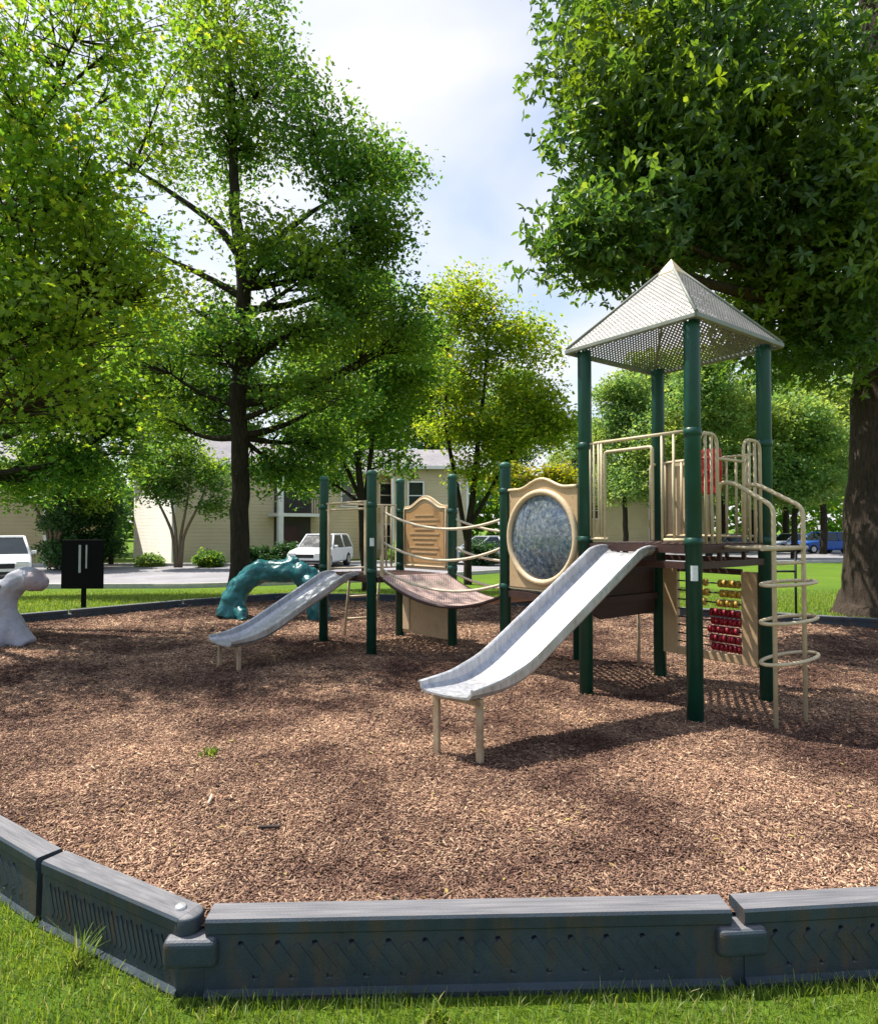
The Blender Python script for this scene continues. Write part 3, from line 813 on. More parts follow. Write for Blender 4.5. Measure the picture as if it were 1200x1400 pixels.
def deck(poly, z, name='deck', mat=None):
    """perforated plate with its UV in metres, and a rim as sub-part"""
    me = bpy.data.meshes.new(name); off = root_loc(pg)
    n = len(poly); vs = [(p.x, p.y, z) for p in poly] + [(p.x, p.y, z - .006) for p in poly]
    fs = [tuple(range(n)), tuple(reversed(range(n, 2 * n)))]
    me.from_pydata([tuple(Vector(v) - off) for v in vs], [], fs); me.update()
    uvl = me.uv_layers.new(name='UVMap'); e = (poly[1] - poly[0]).normalized(); f = Zv.cross(e)
    for lp in me.loops:
        q = Vector(vs[lp.vertex_index]) - poly[0]; uvl.data[lp.index].uv = (q.dot(e), q.dot(f))
    o = link(name, me, mat or M['deck_sheet'], pg)
    mb = MB()
    c = sum(poly, Vector()) / n
    for i in range(n):
        a, b = poly[i], poly[(i + 1) % n]; dd = (b - a).normalized()
        mb.beam(a + dd * .06 + Zv * (z - .035), b - dd * .06 + Zv * (z - .035), .045, .06)
    mb.build('rim', M['brown'], o)
    return o
dk = deck([L_, F_, R_, B_], DK)
deck([L_, B_, H_, G_], MD); deck([P1, P2, P4, P3], SD)
mb = MB()
for a, b in ((L_, F_), (F_, R_), (R_, B_), (B_, L_)):
    dd = (b - a).normalized()
    mb.beam(a + dd * .06 + Zv * 1.125, b - dd * .06 + Zv * 1.125, .04, .052)
    for t in (.33, .67): mb.beam(a.lerp(b, t) + Zv * 1.185 - dd * .012, a.lerp(b, t) + Zv * 1.185 + dd * .012, .03, .066)
mb.build('lower_frame', M['brown'], dk)

# roof
C_ = (F_ + L_ + R_ + B_) / 4
def eave(p, k=1.21): return C_ + (p - C_) * k
EZ, AZ = 2.93, 3.64
apex = C_ + Zv * AZ
roof_pts = [eave(p) + Zv * EZ for p in (L_, F_, R_, B_)]
me = bpy.data.meshes.new('roof'); vs, fs, uvs = [], [], []
off = root_loc(pg)
for i in range(4):
    a, b = roof_pts[i], roof_pts[(i + 1) % 4]; m_ = (a + b) / 2; ex = (b - a).normalized(); ey = (apex - m_).normalized()
    bs = len(vs)
    vs += [a, b, b.lerp(apex, .93), a.lerp(apex, .93)]; fs.append((bs, bs + 1, bs + 2, bs + 3))
    uvs += [((q - m_).dot(ex), (q - m_).dot(ey)) for q in vs[bs:]]
me.from_pydata([tuple(v - off) for v in vs], [], fs); ul = me.uv_layers.new(name='UVMap')
for lp in me.loops: ul.data[lp.index].uv = uvs[lp.vertex_index]
rf = link('roof', me, M['roof_sheet'], pg)
mb = MB()
for i in range(4):
    a, b = roof_pts[i], roof_pts[(i + 1) % 4]
    mb.beam(a - Zv * .014, b - Zv * .014, .035, .036)
mb.build('eave_frame', M['eave'], rf, bevel=.006)
mb = MB()
for i in range(4):
    a, b = roof_pts[i], roof_pts[(i + 1) % 4]
    mb.tube([a + Zv * .012, a.lerp(apex, .95) + Zv * .006], .012, 8)
mb.build('hip_ridge', M['eave'], rf)
mb = MB(); top = [a.lerp(apex, .86) + Zv * .012 for a in roof_pts]; tip = apex + Zv * .05
low = [q - Zv * .025 for q in top]
mb.add(low + top + [tip], [(0, 1, 5, 4), (1, 2, 6, 5), (2, 3, 7, 6), (3, 0, 4, 7), (4, 5, 8), (5, 6, 8), (6, 7, 8), (7, 4, 8), (3, 2, 1, 0)])
mb.build('roof_cap', M['tan_light'], rf)

# slides
def slide(top, dirv, lat, run, z0, z1, w, wall, lat_end=None, wend=1.0, name='slide'):
    """U-shaped chute swept from the deck edge down to its flat exit"""
    n = 52; pts = []
    x1 = .66 * run; x2 = .90 * run; x0_ = .05 * run; drop = z0 - z1; m_ = drop / ((x1 - x0_) + (x2 - x1) / 2)
    for k in range(n):
        x = run * k / (n - 1)
        if x < x0_: z = z0
        elif x < x1: z = z0 - m_ * (x - x0_)
        elif x < x2: u_ = x - x1; z = z0 - m_ * (x1 - x0_) - m_ * u_ + m_ * u_ * u_ / (2 * (x2 - x1))
        else: z = z1
        pts.append((x, z))
    zs = np.array([p[1] for p in pts])
    for _ in range(4): zs[1:-1] = (zs[:-2] + 2 * zs[1:-1] + zs[2:]) / 4
    pts = [(p[0], z) for p, z in zip(pts, zs)]
    t = .012; prof = []
    h = wall; hw = w / 2
    inner = [(-hw, h), (-hw, .03), (-hw + .03, .004), (-hw * .5, -.004), (0, -.006), (hw * .5, -.004), (hw - .03, .004), (hw, .03), (hw, h)]
    outer = [(hw + .012, h + .008), (hw + .030, h + .004), (hw + .032, h - .012), (hw + t, h - .016), (hw + t, .02), (hw - .02, -.012), (0, -.02), (-hw + .02, -.012), (-hw - t, .02), (-hw - t, h - .016), (-hw - .032, h - .012), (-hw - .030, h + .004), (-hw - .012, h + .008)]
    prof = inner + outer; m = len(prof); vs = []
    for k, (x, z) in enumerate(pts):
        x0, zz0 = pts[max(k - 1, 0)]; x1, zz1 = pts[min(k + 1, n - 1)]
        tv = (dirv * (x1 - x0) + Zv * (zz1 - zz0)).normalized(); nv = lat.cross(tv).normalized()
        if nv.z < 0: nv = -nv
        s = k / (n - 1); f = (1 - .45 * max(0, (s - .80) / .20)) * (.45 + .55 * min(1, s / .10)); g2 = 1 + .07 * max(0, (s - .86) / .14)
        la_ = lat if lat_end is None else lat.lerp(lat_end, s ** 1.5).normalized()
        g2 *= 1 + (wend - 1) * s
        for a, b in prof: vs.append(top + dirv * x + Zv * z + la_ * a * g2 + nv * (b * f if b > .03 else b))
    fs = []
    for k in range(n - 1):
        for j in range(m): fs.append((k * m + j, k * m + (j + 1) % m, (k + 1) * m + (j + 1) % m, (k + 1) * m + j))
    fs.append(tuple(range(m))); fs.append(tuple(reversed(range((n - 1) * m, n * m))))
    mb = MB(); mb.add(vs, fs, True)
    o = mb.build(name, M['steel'], pg)
    e = o.modifiers.new('split', 'EDGE_SPLIT'); e.split_angle = R(38)
    end = top + dirv * (run - .10)
    if lat_end is not None: lat = lat_end
    hw *= wend
    for s in (-1, 1):
        q = end + lat * s * hw * .93
        MB().beam(q + Zv * .0 - lat * .02 + Zv * (z1 / 2 - .08), q + lat * .02 + Zv * (z1 / 2 - .08), .03, z1 + .12).build('slide_leg', M['leg_steel'], o)
    MB().beam(end - lat * hw + Zv * (z1 - .045), end + lat * hw + Zv * (z1 - .045), .03, .03).build('leg_brace', M['leg_steel'], o)
    return o
ud = (F_ - L_).normalized(); sdv = Vector((ud.y, -ud.x, 0)); sdv = sdv if sdv.x < 0 else -sdv
m1 = (L_ + F_) / 2
slide(m1 - ud * .03, sdv, ud, 1.86, DK - .07, .375, .43, .095, Vector((.80, -.60, 0)), .82)
ud2 = (P2 - P1).normalized(); s2 = Vector((ud2.y, -ud2.x, 0)); s2 = s2 if s2.x < 0 else -s2
m2 = (P1 + P2) / 2
ex2 = Vector((-2.20, 6.42, 0)); dv2 = (ex2 - m2); run2 = dv2.length; dv2.normalize(); la2 = Vector((-dv2.y, dv2.x, 0))
slide(m2, dv2, la2, run2, SD - .015, .245, .44, .085)

# barriers of coated tube
def tubes(name, paths, r=.0125, mat='tan', parent=None, n=8):
    mb = MB()
    for p in paths: mb.tube(p, r, n)
    return mb.build(name, M[mat], parent or pg)
def on(a, b, t, z): return a.lerp(b, t) + Zv * z
def barrier(a, b, z0, z1, ts, name='barrier', r=.0125):
    o = tubes(name, [[on(a, b, .055, z0), on(a, b, .055, z1), on(a, b, .945, z1), on(a, b, .945, z0), on(a, b, .055, z0)]], .0145)
    for t in ts: tubes('bar', [[on(a, b, t, z0), on(a, b, t, z1)]], r, 'tan', o)
    return o
# slide entry of the tower
o = tubes('entry_rail', [[on(L_, F_, -.06, 2.115), on(L_, F_, 1.0, 2.115)], [on(L_, F_, .05, DK + .03), on(L_, F_, .24, DK + .03)], [on(L_, F_, .76, DK + .03), on(L_, F_, .95, DK + .03)],
                         fillet([on(L_, F_, .21, DK + .03), on(L_, F_, .21, 2.03), on(L_, F_, .66, 2.03), on(L_, F_, .66, DK + .03)], .03)], .0135)
for t in (.055, .095, .145, .175, .745, .845): tubes('bar', [[on(L_, F_, t, DK + .03), on(L_, F_, t, 2.115)]], .0105, 'tan', o)
# far right side of the tower
o = barrier(B_, R_, DK + .05, 2.02, [.07 + .086 * k for k in range(11)], 'barrier', .012)
MB().plate([(.07, 0), (.30, 0), (.30, .70), (.07, .70)], B_ + Zv * (DK + .06) + Vector((.02, .03, 0)), (R_ - B_).normalized(), Zv, (R_ - B_).normalized().cross(Zv), .02).build('infill_panel', M['tan_light'], o, bevel=.004)
# far left side of the tower, above the step up from the middle deck
tubes('grab_rail', [fillet([on(L_, B_, .88, DK), on(L_, B_, .88, 2.0), on(L_, B_, .97, 2.0)], .05)], .0125)
# hoops flanking the ladder opening
for t0, t1 in ((.06, .31), (.66, .93)):
    o = tubes('hoop_barrier', [fillet([on(F_, R_, t0 + .02, DK), on(F_, R_, t0 + .02, 2.11), on(F_, R_, t1, 2.11), on(F_, R_, t1, DK)], .09, 7)], .0135)
    for k in (1, 2): tubes('bar', [[on(F_, R_, t0 + .02 + (t1 - t0 - .02) * k / 3, DK), on(F_, R_, t0 + .02 + (t1 - t0 - .02) * k / 3, 2.11)]], .0115, 'tan', o)
tubes('cross_rail', [[on(F_, R_, .31, 1.93), on(F_, R_, .66, 1.93)]], .012)
# red steering wheel on its red dashboard
bx = (R_ - B_).normalized(); bn = Vector((-bx.y, bx.x, 0)); bn = bn if bn.y < 0 else -bn
wc = on(B_, R_, .57, 1.90) + bn * .06
MB().plate([(-.085, -.20), (.085, -.20), (.10, .0), (.085, .20), (-.085, .20), (-.10, 0)], wc, bx, Zv, bn, .035).build('dashboard', M['red'], pg, bevel=.012)
sw = MB().tube([wc + bn * .10 + bx * (.11 * math.cos(a)) + Zv * (.11 * math.sin(a)) for a in np.linspace(0, 2 * math.pi, 25)], .014, 8, False)
for a in (0, 2.1, 4.2): sw.tube([wc + bn * .10, wc + bn * .10 + bx * (.11 * math.cos(a)) + Zv * (.11 * math.sin(a))], .011, 6)
sw.tube([wc, wc + bn * .11], .022, 10)
sw.build('steering_wheel', M['red'], pg)

# loop ladder at the right of the tower
un = ud.copy(); vd = (R_ - F_).normalized()
q1 = on(F_, R_, .36, 0); q2 = on(F_, R_, .71, 0); e1 = Vector((2.39, 4.55, 0)); e2 = Vector((2.71, 4.74, 0))
lad = thing  # (name kept out of the way)
ld = MB()
o = None
for q, e in ((q1, e1), (q2, e2)):
    d1 = (e - q).normalized()
    path = fillet([q - d1 * .02 + Zv * DK, q - d1 * .02 + Zv * 1.745, q + d1 * .09 + Zv * 1.745, e + Zv * 1.555, e + Zv * 1.40, e - Zv * .2], .06, 6)
    rail = tubes('ladder_rail', [path], .0165, 'tan', pg, 10)
lc = (e1 + e2) / 2
for z, rr in ((.455, .37), (.735, .365), (1.00, .35)):
    a0 = math.atan2((q1 - e1).y, (q1 - e1).x)
    tubes('ladder_loop', [[lc + vd * (rr * math.cos(a)) * 1.0 + un * (.115 * math.sin(a)) + Zv * z for a in np.linspace(-.35, math.pi + .35 + 2.3, 30)]], .0135, 'tan', pg, 8)
tubes('ladder_rung', [[e1 + Zv * 1.255 - vd * .17, e2 + Zv * 1.255 + vd * .05]], .0165)
tubes('ladder_rung', [[e1 + Zv * 1.145, e2 + Zv * 1.145]], .0125)
tubes('ladder_brace', [[e1 + Zv * 1.255, q1 + Zv * 1.255], [e2 + Zv * 1.255, q2 + Zv * 1.255]], .0125)

# brown step riser between middle deck and tower, with its support leg
dLB = (B_ - L_).normalized(); nLB = Vector((-dLB.y, dLB.x, 0))
MB().plate([(.10, .66), (.22, .60), (1.0, .60), (1.0, 1.06), (.07, 1.06), (.07, .80)], L_ + nLB * .03, dLB, Zv, nLB, .03).build('step_riser', M['brown'], pg, bevel=.006)
MB().slab([L_ + dLB * .12 + nLB * .05, L_ + dLB * .95 + nLB * .05, L_ + dLB * .95 + nLB * .32, L_ + dLB * .12 + nLB * .32], 1.02, 1.05).build('step_tread', M['brown'], pg)
tubes('support_leg', [[Vector((2.03, 6.50, -.2)), Vector((2.03, 6.50, .80))]], .018, 'leg_steel')

# bead panel under the deck
en = (R_ - B_).normalized(); nn = Vector((-en.y, en.x, 0)); nn = nn if nn.y < 0 else -nn; bw = (R_ - B_).length
ab = MB().plate([(.05, .24), (.20, .24), (.20, 1.03), (.05, 1.03)], B_, en, Zv, nn, .05).build('bead_panel', M['tan_panel'], pg, bevel=.006)
MB().plate([(bw - .20, .24), (bw - .06, .24), (bw - .06, 1.03), (bw - .20, 1.03)], B_, en, Zv, nn, .05).build('side_board', M['tan_panel'], ab, bevel=.006)
MB().plate([(.202, .24), (bw - .202, .24), (bw - .202, .31), (.202, .31)], B_, en, Zv, nn, .05).build('sill_board', M['tan_panel'], ab, bevel=.006)
MB().plate([(.202, 1.0), (bw - .202, 1.0), (bw - .202, 1.05), (.202, 1.05)], B_, en, Zv, nn, .04).build('top_board', M['brown'], ab, bevel=.006)
tor = MB()
for k in range(14):
    pass
bead = MB().tube([(-.016, 0, 0), (-.012, 0, 0), (.012, 0, 0), (.016, 0, 0)], [.024, .034, .034, .024], 12)
def bead_mesh(matn):
    o_ = bead.build('bead', M[matn], None); me_ = o_.data; bpy.data.objects.remove(o_); return me_
BR, BY = bead_mesh('bead_red'), bead_mesh('bead_yellow')
ang = math.atan2(en.y, en.x)
for k, z in enumerate((.36, .435, .51, .585, .66, .745, .83, .915)):
    rod = tubes('rod', [[B_ + en * .19 + Zv * z, B_ + en * (bw - .19) + Zv * z]], .007, 'dark_metal', ab)
    yel = z > .7
    for j in range(7 if not yel else (6 if k % 2 else 7)):
        b_ = link('bead', BY if yel else BR, None, ab)
        s = bw - .22 - .040 * j - (.10 if (yel and j > 4) else 0) - (.015 * ((k * 7) % 3))
        b_.location = B_ + en * s + Zv * z - root_loc(pg); b_.rotation_euler = (0, 0, ang)

# round window panel between middle deck and tower
dG = (L_ - G_).normalized(); wG = (L_ - G_).length; nG = Vector((-dG.y, dG.x, 0)); nG = nG if nG.y < 0 else -nG
x0, x1 = .075, wG - .07; xm = (x0 + x1) / 2
outl = [(x0, .835), (x1, .835), (x1, 1.765)]
for k in range(0, 25):
    s = 1 - k / 24; x = x0 + (x1 - x0) * (.06 + .88 * s); c = (s - .5) * 2
    outl.append((x, 1.765 + .085 * max(0, math.cos(min(abs(c) * 1.25, 1) * math.pi) * .5 + .5)))
outl.append((x0, 1.765))
wp = MB().plate(outl, G_, dG, Zv, nG, .035).build('window_panel', M['tan_panel'], pg, bevel=.006)
edge = [G_ + dG * x + Zv * z + nG * .02 for x, z in outl[2:]]
MB().tube(edge, .016, 8).build('panel_edge', M['tan_light'], wp)
cc = G_ + dG * xm + Zv * 1.315
for s in (1,):
    MB().tube([cc + nG * .024 + dG * (.415 * math.cos(a)) + Zv * (.415 * math.sin(a)) for a in np.linspace(0, 2 * math.pi, 49)], .030, 10, False).build('window_ring', M['tan_light'], wp)
vs = [cc + nG * .075]; nr, na = 6, 40
for i in range(1, nr + 1):
    rr = .392 * i / nr; hh = .022 + .05 * (1 - (i / nr) ** 2)
    for j in range(na):
        a = 2 * math.pi * j / na; vs.append(cc + nG * hh + dG * (rr * math.cos(a)) + Zv * (rr * math.sin(a)))
fs = [(0, 1 + j, 1 + (j + 1) % na) for j in range(na)]
for i in range(nr - 1):
    for j in range(na): fs.append((1 + i * na + j, 1 + (i + 1) * na + j, 1 + (i + 1) * na + (j + 1) % na, 1 + i * na + (j + 1) % na))
mb = MB(); mb.add(vs, fs, True); mb.build('bubble_window', M['bubble'], wp)
tubes('panel_rail', [[on(G_, L_, .05, 1.765), on(G_, L_, .97, 1.765)], [on(G_, L_, .05, .825), on(G_, L_, .97, .825)]], .013)

# small deck: slide entry frame, back barrier, arched board, counter panel, step ladder
o = tubes('entry_frame', [[on(P1, P2, .06, 1.70), on(P1, P2, .94, 1.70)], [on(P1, P2, .06, 1.62), on(P1, P2, .94, 1.62)]], .0135)
for t in (.12, .89): MB().plate([(-.022, SD + .02), (.022, SD + .02), (.022, 1.71), (-.022, 1.71)], P1.lerp(P2, t), ud2, Zv, s2, .03).build('side_board', M['tan_light'], o, bevel=.004)
barrier(P1, P3, SD + .04, 1.70, [.60 + .07 * k for k in range(5)])
d3 = (P4 - P3).normalized(); w3 = (P4 - P3).length; n3 = Vector((-d3.y, d3.x, 0)); n3 = n3 if n3.y < 0 else -n3
def arch(xa, xb, za, zb, rise):
    pts = [(xa, za), (xb, za), (xb, zb)]
    for k in range(0, 21):
        s = 1 - k / 20; c = (s - .5) * 2
        pts.append((xa + (xb - xa) * (.02 + .96 * s), zb + rise * max(0, math.cos(min(abs(c) * 1.15, 1) * math.pi) * .5 + .5)))
    pts.append((xa, zb)); return pts
b3 = MB().plate(arch(.085, w3 - .06, SD + .03, 1.68, .13), P3, d3, Zv, n3, .03).build('arched_board', M['tan_light'], pg, bevel=.005)
MB().plate(arch(.15, w3 - .125, SD + .11, 1.61, .11), P3 + n3 * .019, d3, Zv, n3, .012).build('board_face', M['orange_panel'], b3, bevel=.004)
mb = MB()
MB().tube([P3 + d3 * x + Zv * z + n3 * .022 for x, z in arch(.12, w3 - .095, SD + .07, 1.645, .12)] + [P3 + d3 * .12 + Zv * (SD + .07) + n3 * .022], .014, 8).build('board_edge', M['tan_light'], b3)
for k in range(9):
    z = 1.56 - .058 * k; wd = .18 + .05 * ((k * 5) % 3)
    mb.plate([(w3 / 2 + .01 - wd, -.008), (w3 / 2 + .01 + wd, -.008), (w3 / 2 + .01 + wd, .008), (w3 / 2 + .01 - wd, .008)], P3 + n3 * .027 + Zv * z, d3, Zv, n3, .008)
mb.build('raised_line', M['tan_panel'], b3)
c3 = MB().plate([(.075, .06), (w3 - .05, .06), (w3 - .05, .62), (.075, .62)], P3, d3, Zv, n3, .03).build('counter_panel', M['tan_panel'], pg, bevel=.005)
MB().plate([(.09, .10), (.22, .10), (.22, .60), (.09, .60)], P3 + n3 * .02, d3, Zv, n3, .02).build('side_board', M['tan_light'], c3, bevel=.004)
MB().plate([(.0, .62), (w3 - .05, .62), (w3 - .05, .65), (.0, .65)], P3 + n3 * .06, d3, Zv, n3, .20).build('counter_top', M['tan_light'], c3, bevel=.004)
la = P1.lerp(P3, .35); lb = P1.lerp(P3, .75); nb = Vector((-(P3 - P1).y, (P3 - P1).x, 0)).normalized()
tubes('step_ladder', [[la + nb * .05 + Zv * SD, la + nb * .35 - Zv * .2], [lb + nb * .05 + Zv * SD, lb + nb * .35 - Zv * .2], [la + nb * .24 + Zv * .22, lb + nb * .24 + Zv * .22], [la + nb * .14 + Zv * .52, lb + nb * .14 + Zv * .52]], .016)

# sagging bridge with rope rails
bA0, bA1 = P2.lerp(P4, .09) + Zv * (SD + .01), P2.lerp(P4, .93) + Zv * (SD + .01)
bB0, bB1 = G_.lerp(H_, .06) + Zv * (MD - .02), G_.lerp(H_, .94) + Zv * (MD - .02)
nu, nv = 32, 8; vs, uvs = [], []
for i in range(nu + 1):
    t = i / nu
    for j in range(nv + 1):
        s = j / nv; q = (bA0.lerp(bA1, s)).lerp(bB0.lerp(bB1, s), t); q = q - Zv * (.235 * 4 * t * (1 - t))
        vs.append(q); uvs.append((t * 1.7, s * .95))
fs = [(i * (nv + 1) + j, (i + 1) * (nv + 1) + j, (i + 1) * (nv + 1) + j + 1, i * (nv + 1) + j + 1) for i in range(nu) for j in range(nv)]
me = bpy.data.meshes.new('bridge_deck'); me.from_pydata([tuple(v - root_loc(pg)) for v in vs], [], fs); ul = me.uv_layers.new(name='UVMap')
for lp in me.loops: ul.data[lp.index].uv = uvs[lp.vertex_index]
bd = link('bridge_deck', me, M['bridge_sheet'], pg)
so = bd.modifiers.new('thick', 'SOLIDIFY'); so.thickness = .012
for j, nm in ((0, 'bridge_edge'), (nv, 'bridge_edge')):
    MB().tube([vs[i * (nv + 1) + j] - Zv * .012 for i in range(nu + 1)], .016, 8).build(nm, M['brown'], bd)
def rope(a, b, sag, r=.0145):
    MB().tube([a.lerp(b, t) - Zv * sag * 4 * t * (1 - t) for t in np.linspace(0, 1, 24)], r, 8).build('rope', M['rope'], pg)
for za, zb, sg in ((1.585, 1.50, .15), (1.24, 1.22, .17), (.93, .86, .15)):
    rope(P2 + (P4 - P2) * .13 + Zv * za, G_ + Zv * zb, sg)
    rope(P4 + Zv * (za - .06), H_ + Zv * (zb - .02), sg)
MB().box((P2 + (P4 - P2) * .12 + Zv * 1.25), (.035, .035, .8), math.atan2((P4 - P2).y, (P4 - P2).x)).build('rope_stile', M['tan'], pg, bevel=.004)

# ------------------------------------------------------------------ moulded climbers
def moulded(name, mb, mat, parent, vox=.022, it=4, rip=.055):
    o = mb.build(name, mat, parent)
    r = o.modifiers.new('remesh', 'REMESH'); r.mode = 'VOXEL'; r.voxel_size = vox; r.use_smooth_shade = True
    s = o.modifiers.new('smooth', 'SMOOTH'); s.factor = .5; s.iterations = it
    tx = bpy.data.textures.new(name + '_ripple', 'CLOUDS'); tx.noise_scale = .16
    dm = o.modifiers.new('ripple', 'DISPLACE'); dm.texture = tx; dm.strength = rip; dm.mid_level = .5
    return o
D = 10.0
tc = thing('teal_climber', 'teal moulded arch climber with knobbly back and splayed feet behind the small slide', 'climber', (at(380, 842, D).x, D, 0))
mb = MB()
def P(px, py, dy=0, d=D): q = at(px - 9, py, d); return Vector((q.x, d + dy, max(q.z, -.02)))
body = [P(322, 846, -.05), P(326, 828), P(334, 808), (P(346, 792)), P(366, 781), P(392, 781), P(414, 782), P(430, 790, -.05), P(440, 806, -.05), P(446, 830, -.1), P(448, 848, -.1)]
mb.tube(body, [.20, .195, .185, .18, .175, .17, .18, .20, .19, .18, .18], 14)
mb.tube([P(332, 822), P(346, 838, -.25), P(352, 848, -.35)], [.13, .10, .08], 10)
mb.tube([P(330, 826), P(314, 842, .1), P(304, 846, .15)], [.12, .08, .05], 10)
mb.ball(P(408, 774), (.13, .13, .15)); mb.ball(P(424, 783, -.1), (.17, .17, .15)); mb.ball(P(436, 792, -.22), (.11, .16, .10))
mb.tube([P(404, 770, .05), P(403, 760, .05)], [.06, .02], 8); mb.tube([P(414, 772, -.05), P(416, 762, -.05)], [.06, .02], 8)
moulded('body', mb, M['teal'], tc, rip=.085)
for k, (px, py) in enumerate(((336, 800), (350, 783), (368, 771), (386, 770))):
    mb = MB(); q = P(px, py); mb.lathe((q.x, q.y, q.z - .02), [(.055, -.04), (.05, .02), (.02, .07), (.004, .085)], 10); mb.build('back_knob', M['teal'], tc)

D2 = 7.7
gc = thing('grey_climber', 'grey moulded animal climber with bent neck at the left edge of the mulch', 'climber', (at(5, 880, D2).x, D2, 0))
mb = MB()
def P(px, py, dy=0, d=D2): q = at(px, py, d); return Vector((q.x, d + dy, max(q.z, -.03)))
mb.tube([P(52, 792, -.05), P(38, 790), P(22, 796), P(8, 812), P(4, 832), P(10, 852), P(22, 868), P(34, 884)], [.125, .135, .145, .15, .155, .155, .15, .14], 16)
mb.tube([P(12, 858), P(2, 872, -.1), P(-6, 888, -.25)], [.17, .17, .18], 12)
mb.tube([P(6, 815), P(-25, 805), P(-60, 808), P(-90, 830), P(-105, 884)], [.16, .19, .19, .17, .16], 14)
moulded('body', mb, M['grey_plastic'], gc)
mb = MB(); mb.tube([P(46, 792, -.04), P(56, 795, -.06), P(63, 800, -.06), P(66, 804, -.06)], [.139, .128, .10, .05], 16); moulded('muzzle', mb, M['pink_plastic'], gc, .018, 5)
for s in (-1,):
    mb = MB(); mb.ball(P(9, 800, -.155), .028); mb.build('eye', M['black'], gc)

# ------------------------------------------------------------------ sign board
D3 = 11.6; sb = at(114, 832, D3)
gzs = gz(sb.x, D3)
sg = thing('sign_board', 'black square board with two pale vertical strips on a single post', 'sign', (sb.x, D3, gzs))
t0, t1 = at(85, 738, D3), at(141, 805, D3); cx = (t0.x + t1.x) / 2; cz = (t0.z + t1.z) / 2
MB().box((cx, D3, cz), (t1.x - t0.x, .045, t0.z - t1.z)).build('board', M['black'], sg, bevel=.008)
MB().box((cx, D3 + .05, (t1.z + .3 + gzs - .2) / 2), (.07, .05, t1.z + .3 - gzs + .2)).build('sign_post', M['black'], sg)
for px, yb in ((110.5, 783), (119.5, 777)):
    a, b = at(px, 745, D3), at(px, yb, D3)
    MB().box((a.x, D3 - .028, (a.z + b.z) / 2), (.040 if px < 115 else .028, .008, a.z - b.z)).build('strip', M['strip'], sg)
# thin dark stake behind the ladder
q = at(1088, 836, 10.6)
o = MB().tube([(q.x, 10.6, -.2), (q.x, 10.6, 1.02)], .02, 8).tube([(q.x, 10.6, 1.02), (q.x - .36, 10.6, 1.02)], .018, 8).tube([(q.x - .36, 10.6, 1.03), (q.x - .36, 10.6, .68)], .018, 8).tube([(q.x - .36, 10.6, .68), (q.x, 10.6, .68)], .018, 8).build('metal_stake', M['dark_metal'])
tag(o, 'thin dark metal stake with a small open frame at the lawn edge', 'post')

# loose sticks
q = at(287, 1103, 3.27)
o = MB().tube([(q.x - .012, 3.33, .02), (q.x, 3.28, .022), (q.x + .008, 3.22, .018)], [.006, .008, .005], 7).build('stick', M['wood']); tag(o, 'pale short stick lying on the mulch in front', 'stick')
q = at(368, 1132, 2.98)
o = MB().box((q.x, 2.98, .018), (.10, .018, .012), .05).build('bark_piece', M['bark_bit'], None, bevel=.003); tag(o, 'dark narrow bark piece lying on the open mulch', 'bark piece')

